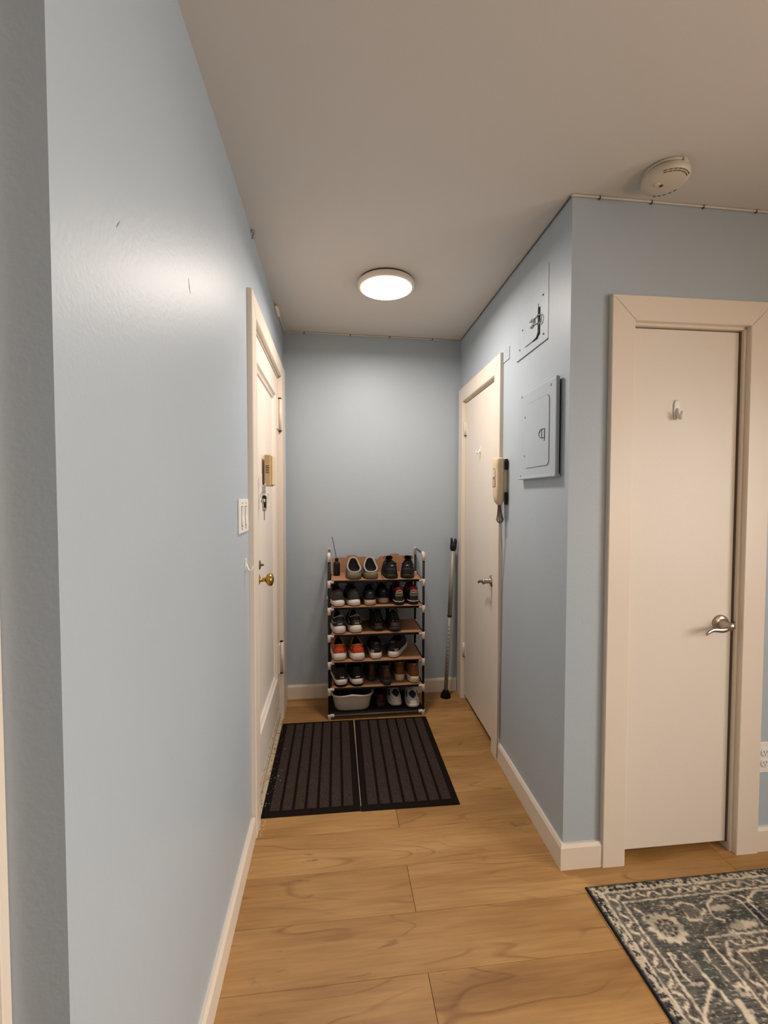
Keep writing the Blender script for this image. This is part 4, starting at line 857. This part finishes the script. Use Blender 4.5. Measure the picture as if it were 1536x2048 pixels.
# fourth shelf
T = TOPZ(2)
pair('sneaker', dict(dim=dict(L=.285, hw=.048, hh=.098, hs=.078, hf=.114, z0h=.038, z0t=.022, heelw=.96, cb=.034), upper='s_orange', sole='s_white', solek=dict(flare=1.1, heel_up=.008), out='s_redsole', laces='s_ochre', tongue='s_dkbrown', rim='s_ochre', rimr=.0040,
     patches=[('heel_counter', 's_orange', (-135, -45, .10, .62, dict(off=.003))), ('side_panel', 's_ochre', (-190, -150, .45, .8)), ('side_panel', 's_ochre', (-30, 10, .45, .8))], lining='s_lining'), 'orange running sneakers',
     'left bright orange sneaker with chunky white sole, at the left post of the fourth shelf', 'right bright orange sneaker with chunky white sole, beside the black pair on the fourth shelf', (.368, 2.722, T, 5), (.488, 2.714, T, 5))
pair('sneaker', dict(dim=dict(L=.28, hw=.045, hh=.108, hs=.084, hf=.112, z0h=.034, z0t=.026, heelw=.92, cb=.034), upper='s_black', sole='s_white', solek=dict(flare=1.06, heel_up=.004), out='s_black', laces='s_black', tongue='s_black', rim='s_black2',
     patches=[('heel_counter', 's_olive', (-140, -100, .05, .35, dict(off=.0012))), ('heel_label', 's_lacegrey', (-104, -76, .86, .91)), ('heel_panel', 's_black2', (-100, -45, .05, .5))]), 'black sneakers with white soles on the fourth shelf',
     'left black sneaker with flat white sole, middle of the fourth shelf', 'black sneaker with white sole turned to the right, rightmost on the fourth shelf', (.598, 2.724, T, 2), (.700, 2.738, T, -24))
# fifth shelf
T = TOPZ(1)
pair('sneaker', dict(dim=dict(L=.285, hw=.046, hh=.118, hs=.098, hf=.122, z0h=.036, z0t=.024, heelw=.96, cb=.034), upper='s_black', sole='s_white', solek=dict(z_lo=.014, flare=1.04, heel_up=.010), out='s_black', laces='s_black', tongue='s_black', rim='s_black',
     patches=[('heel_mark', 's_mark', (-96, -82, .30, .34)), ('heel_mark', 's_mark', (-86, -80, .27, .31)), ('heel_counter', 's_black2', (-130, -50, .05, .20))],
     tubes=[('sole_line', 's_redsole', [(-135, -.0, -45, -.0, .0015)])]), 'black sneakers with a white heel mark',
     'left black sneaker with small white heel mark, at the left post of the fifth shelf', 'right black sneaker with small white heel mark, beside the dark brown shoes', (.382, 2.720, T, 9), (.484, 2.720, T, 6))
pair('ankle_boot', dict(dim=dict(L=.252, hw=.042, hh=.120, hs=.105, hf=.122, z0h=.030, z0t=.014, heelw=.80, cb=.030), upper='s_dkbrown', sole='s_dkgrey', solek=dict(flare=1.02), rim='s_brown', rimr=.002,
     patches=[('heel_strip', 's_dkheel', (-96, -84, .15, .95)), ('heel_counter', 's_dkbrown', (-130, -50, .05, .45))]), 'dark brown leather boots',
     'left dark brown leather boot, set back in shadow on the fifth shelf', 'right dark brown leather boot, at the front in the middle of the fifth shelf', (.574, 2.780, T, 2), (.668, 2.712, T, 2), 'boot')
pair('chukka_boot', dict(dim=dict(L=.262, hw=.0400, hh=.124, hs=.110, hf=.128, z0h=.038, z0t=.026, heelw=.97, cb=.034), upper='s_brown', sole='s_cream', solek=dict(flare=1.03), out='s_brown', rim='s_dkbrown', rimr=.0025, laces='s_dkbrown',
     patches=[('heel_counter', 's_brown', (-125, -55, .04, .72, dict(off=.002))), ('heel_tab', 's_tansole', (-97, -83, .90, .97))]), 'brown leather boots with cream soles',
     'left brown leather boot with thick cream sole, set back on the fifth shelf', 'right brown leather boot with thick cream sole, at the right post of the fifth shelf', (.755, 2.768, T, 0), (.847, 2.728, T, 0), 'boot')
# bottom shelf
T = TOPZ(0)
pair('loafer', dict(dim=dict(L=.235, hw=.041, hh=.078, hs=.068, hf=.085, z0h=.026, z0t=.010, heelw=.8, cb=.030), upper='s_maroon', sole='s_dkbrown', rim='s_dkbrown', rimr=.002, patches=[('heel_counter', 's_maroon', (-130, -50, .05, .6))]), 'dark red shoes',
     'dark red shoe standing in shadow between the basin and the white sneakers', 'dark red-brown shoe lying in the grey basin', (.630, 2.770, T, 0), (.403, 2.758, T+.012, 0, dict(pitch=14)))
wd = dict(L=.280, hw=.047, hh=.100, hs=.082, hf=.106, toe=.058, z0h=.030, z0t=.024, cb=.034)
pair('sneaker', dict(dim=wd, upper='s_whiteup', sole='s_white', solek=dict(flare=1.05), tongue='s_whiteup', rim='s_palegrey', laces='s_white', nl=3, lt=.74, lining='s_lining',
     patches=[('throat', 's_emblem', (0, 0, 0, 0, dict(off=.0026, shape=lambda u, v_: (90-34*max(.03, (1-abs(v_-.55)/.56)), 90+34*max(.03, (1-abs(v_-.55)/.56)), .36, .76)))), ('toe_cap', 's_white', (45, 135, .03, .24, dict(off=.002))), ('side_stripe', 's_emblem', (28, 40, .35, .75)), ('side_stripe', 's_emblem', (140, 152, .35, .75))]), 'white sneakers on the bottom shelf',
     'left white sneaker with dark throat and laces, toe forward on the bottom shelf', 'right white sneaker with dark throat and laces, at the right post of the bottom shelf', (.736, 2.760, T, 1, dict(toe_out=.285)), (.838, 2.726, T, -1, dict(toe_out=.285)))
a, _ = build_shoe('loafer', 'black shoe lying in the grey basin', 'shoes in the basin', dict(dim=dict(L=.228, hw=.041, hh=.075, hs=.065, hf=.082, z0h=.022, z0t=.010, cb=.029), upper='s_black', sole='s_black2', rim='s_black2'))
place(a, .494, 2.758, T+.012, 0, pitch=16)
# basin
bs = thing('plastic_basin', 'grey-beige plastic basin with rolled rim, full of dark shoes on the bottom shelf', 'basin', (.450, 2.865, T))
def bl(hx, hy, z, wav=0, cx_=.4485, cy_=2.868):
    o = []
    for a in np.linspace(0, 2*PI, 65)[:-1]:
        c, s_ = math.cos(a), math.sin(a); x = hx*math.copysign(abs(c)**.45, c); y = hy*math.copysign(abs(s_)**.45, s_)
        bulge = wav*math.exp(-(x/.045)**2)*(1 if s_ < -.3 else (.0)); o.append((cx_+x, cy_+y-bulge*.5, z+bulge*.9))
    return o
LB = [bl(.092, .098, T+.0005), bl(.106, .112, T+.003), bl(.113, .120, T+.014), bl(.122, .128, T+.060), bl(.128, .134, T+.092), bl(.129, .135, T+.096, .002), bl(.137, .141, T+.099, .008), bl(.1395, .1425, T+.104, .012), bl(.136, .140, T+.109, .013), bl(.128, .1335, T+.108, .010),
      bl(.1255, .131, T+.100, .004), bl(.119, .125, T+.060), bl(.110, .117, T+.016), bl(.103, .109, T+.006), bl(.090, .096, T+.004)]
part('tub', MB().loft(LB[:6]+[LB[9]]+LB[10:], True, True, True), M['basin'], bs)
part('rim', MB().loft(LB[5:10]+[LB[5]], True, False, False), M['conn'], bs)

# ------------------------------------------------------------------ cane in the far right corner
A_ = Vector((1.103, 2.950, .0)); B_ = Vector((1.163, 2.985, 1.085)); ax = (B_-A_).normalized()
cn = thing('walking_cane', 'height-adjustable aluminium cane leaning in the back right corner', 'cane', tuple(A_))
at = lambda h, dx=0: tuple(A_+ax*h+Vector((dx, 0, 0)))
part('upper_tube', MB().tube([at(.56), at(1.03)], .0155, 16), M['alu'], cn)
part('lower_tube', MB().tube([at(.02), at(.575)], .0135, 16), M['alu'], cn)
for i in range(14): 
    p = A_+ax*(.13+i*.028)+Vector((-.004, -.0124, 0)); part('adjustment_hole', MB().tube([tuple(p), tuple(p+Vector((-.0003, -.0014, 0)))], .0034, 8), M['gap'], cn)
part('lock_ring', MB().tube([at(.562), at(.572)], .0165, 16), M['black'], cn, 'black locking ring')
part('rubber_foot', MB().tube([at(0.001), at(.004), at(.020), at(.038), at(.052)], [.034, .038, .034, .024, .0175], 8), M['rub'], cn, 'black rubber foot')
hd = MB(); hd.tube([at(1.02), at(1.03), at(1.05), at(1.068), at(1.078)], [.016, .021, .024, .021, .012], 12)
hd.tube([at(1.05, .010), at(1.085, .014), at(1.105, .012)], [.013, .011, .007], 10); hd.tube([at(1.05, -.010), at(1.085, -.012), at(1.11, -.016)], [.012, .009, .007], 10)
part('handle', hd, M['black'], cn, 'black two-pronged handle')
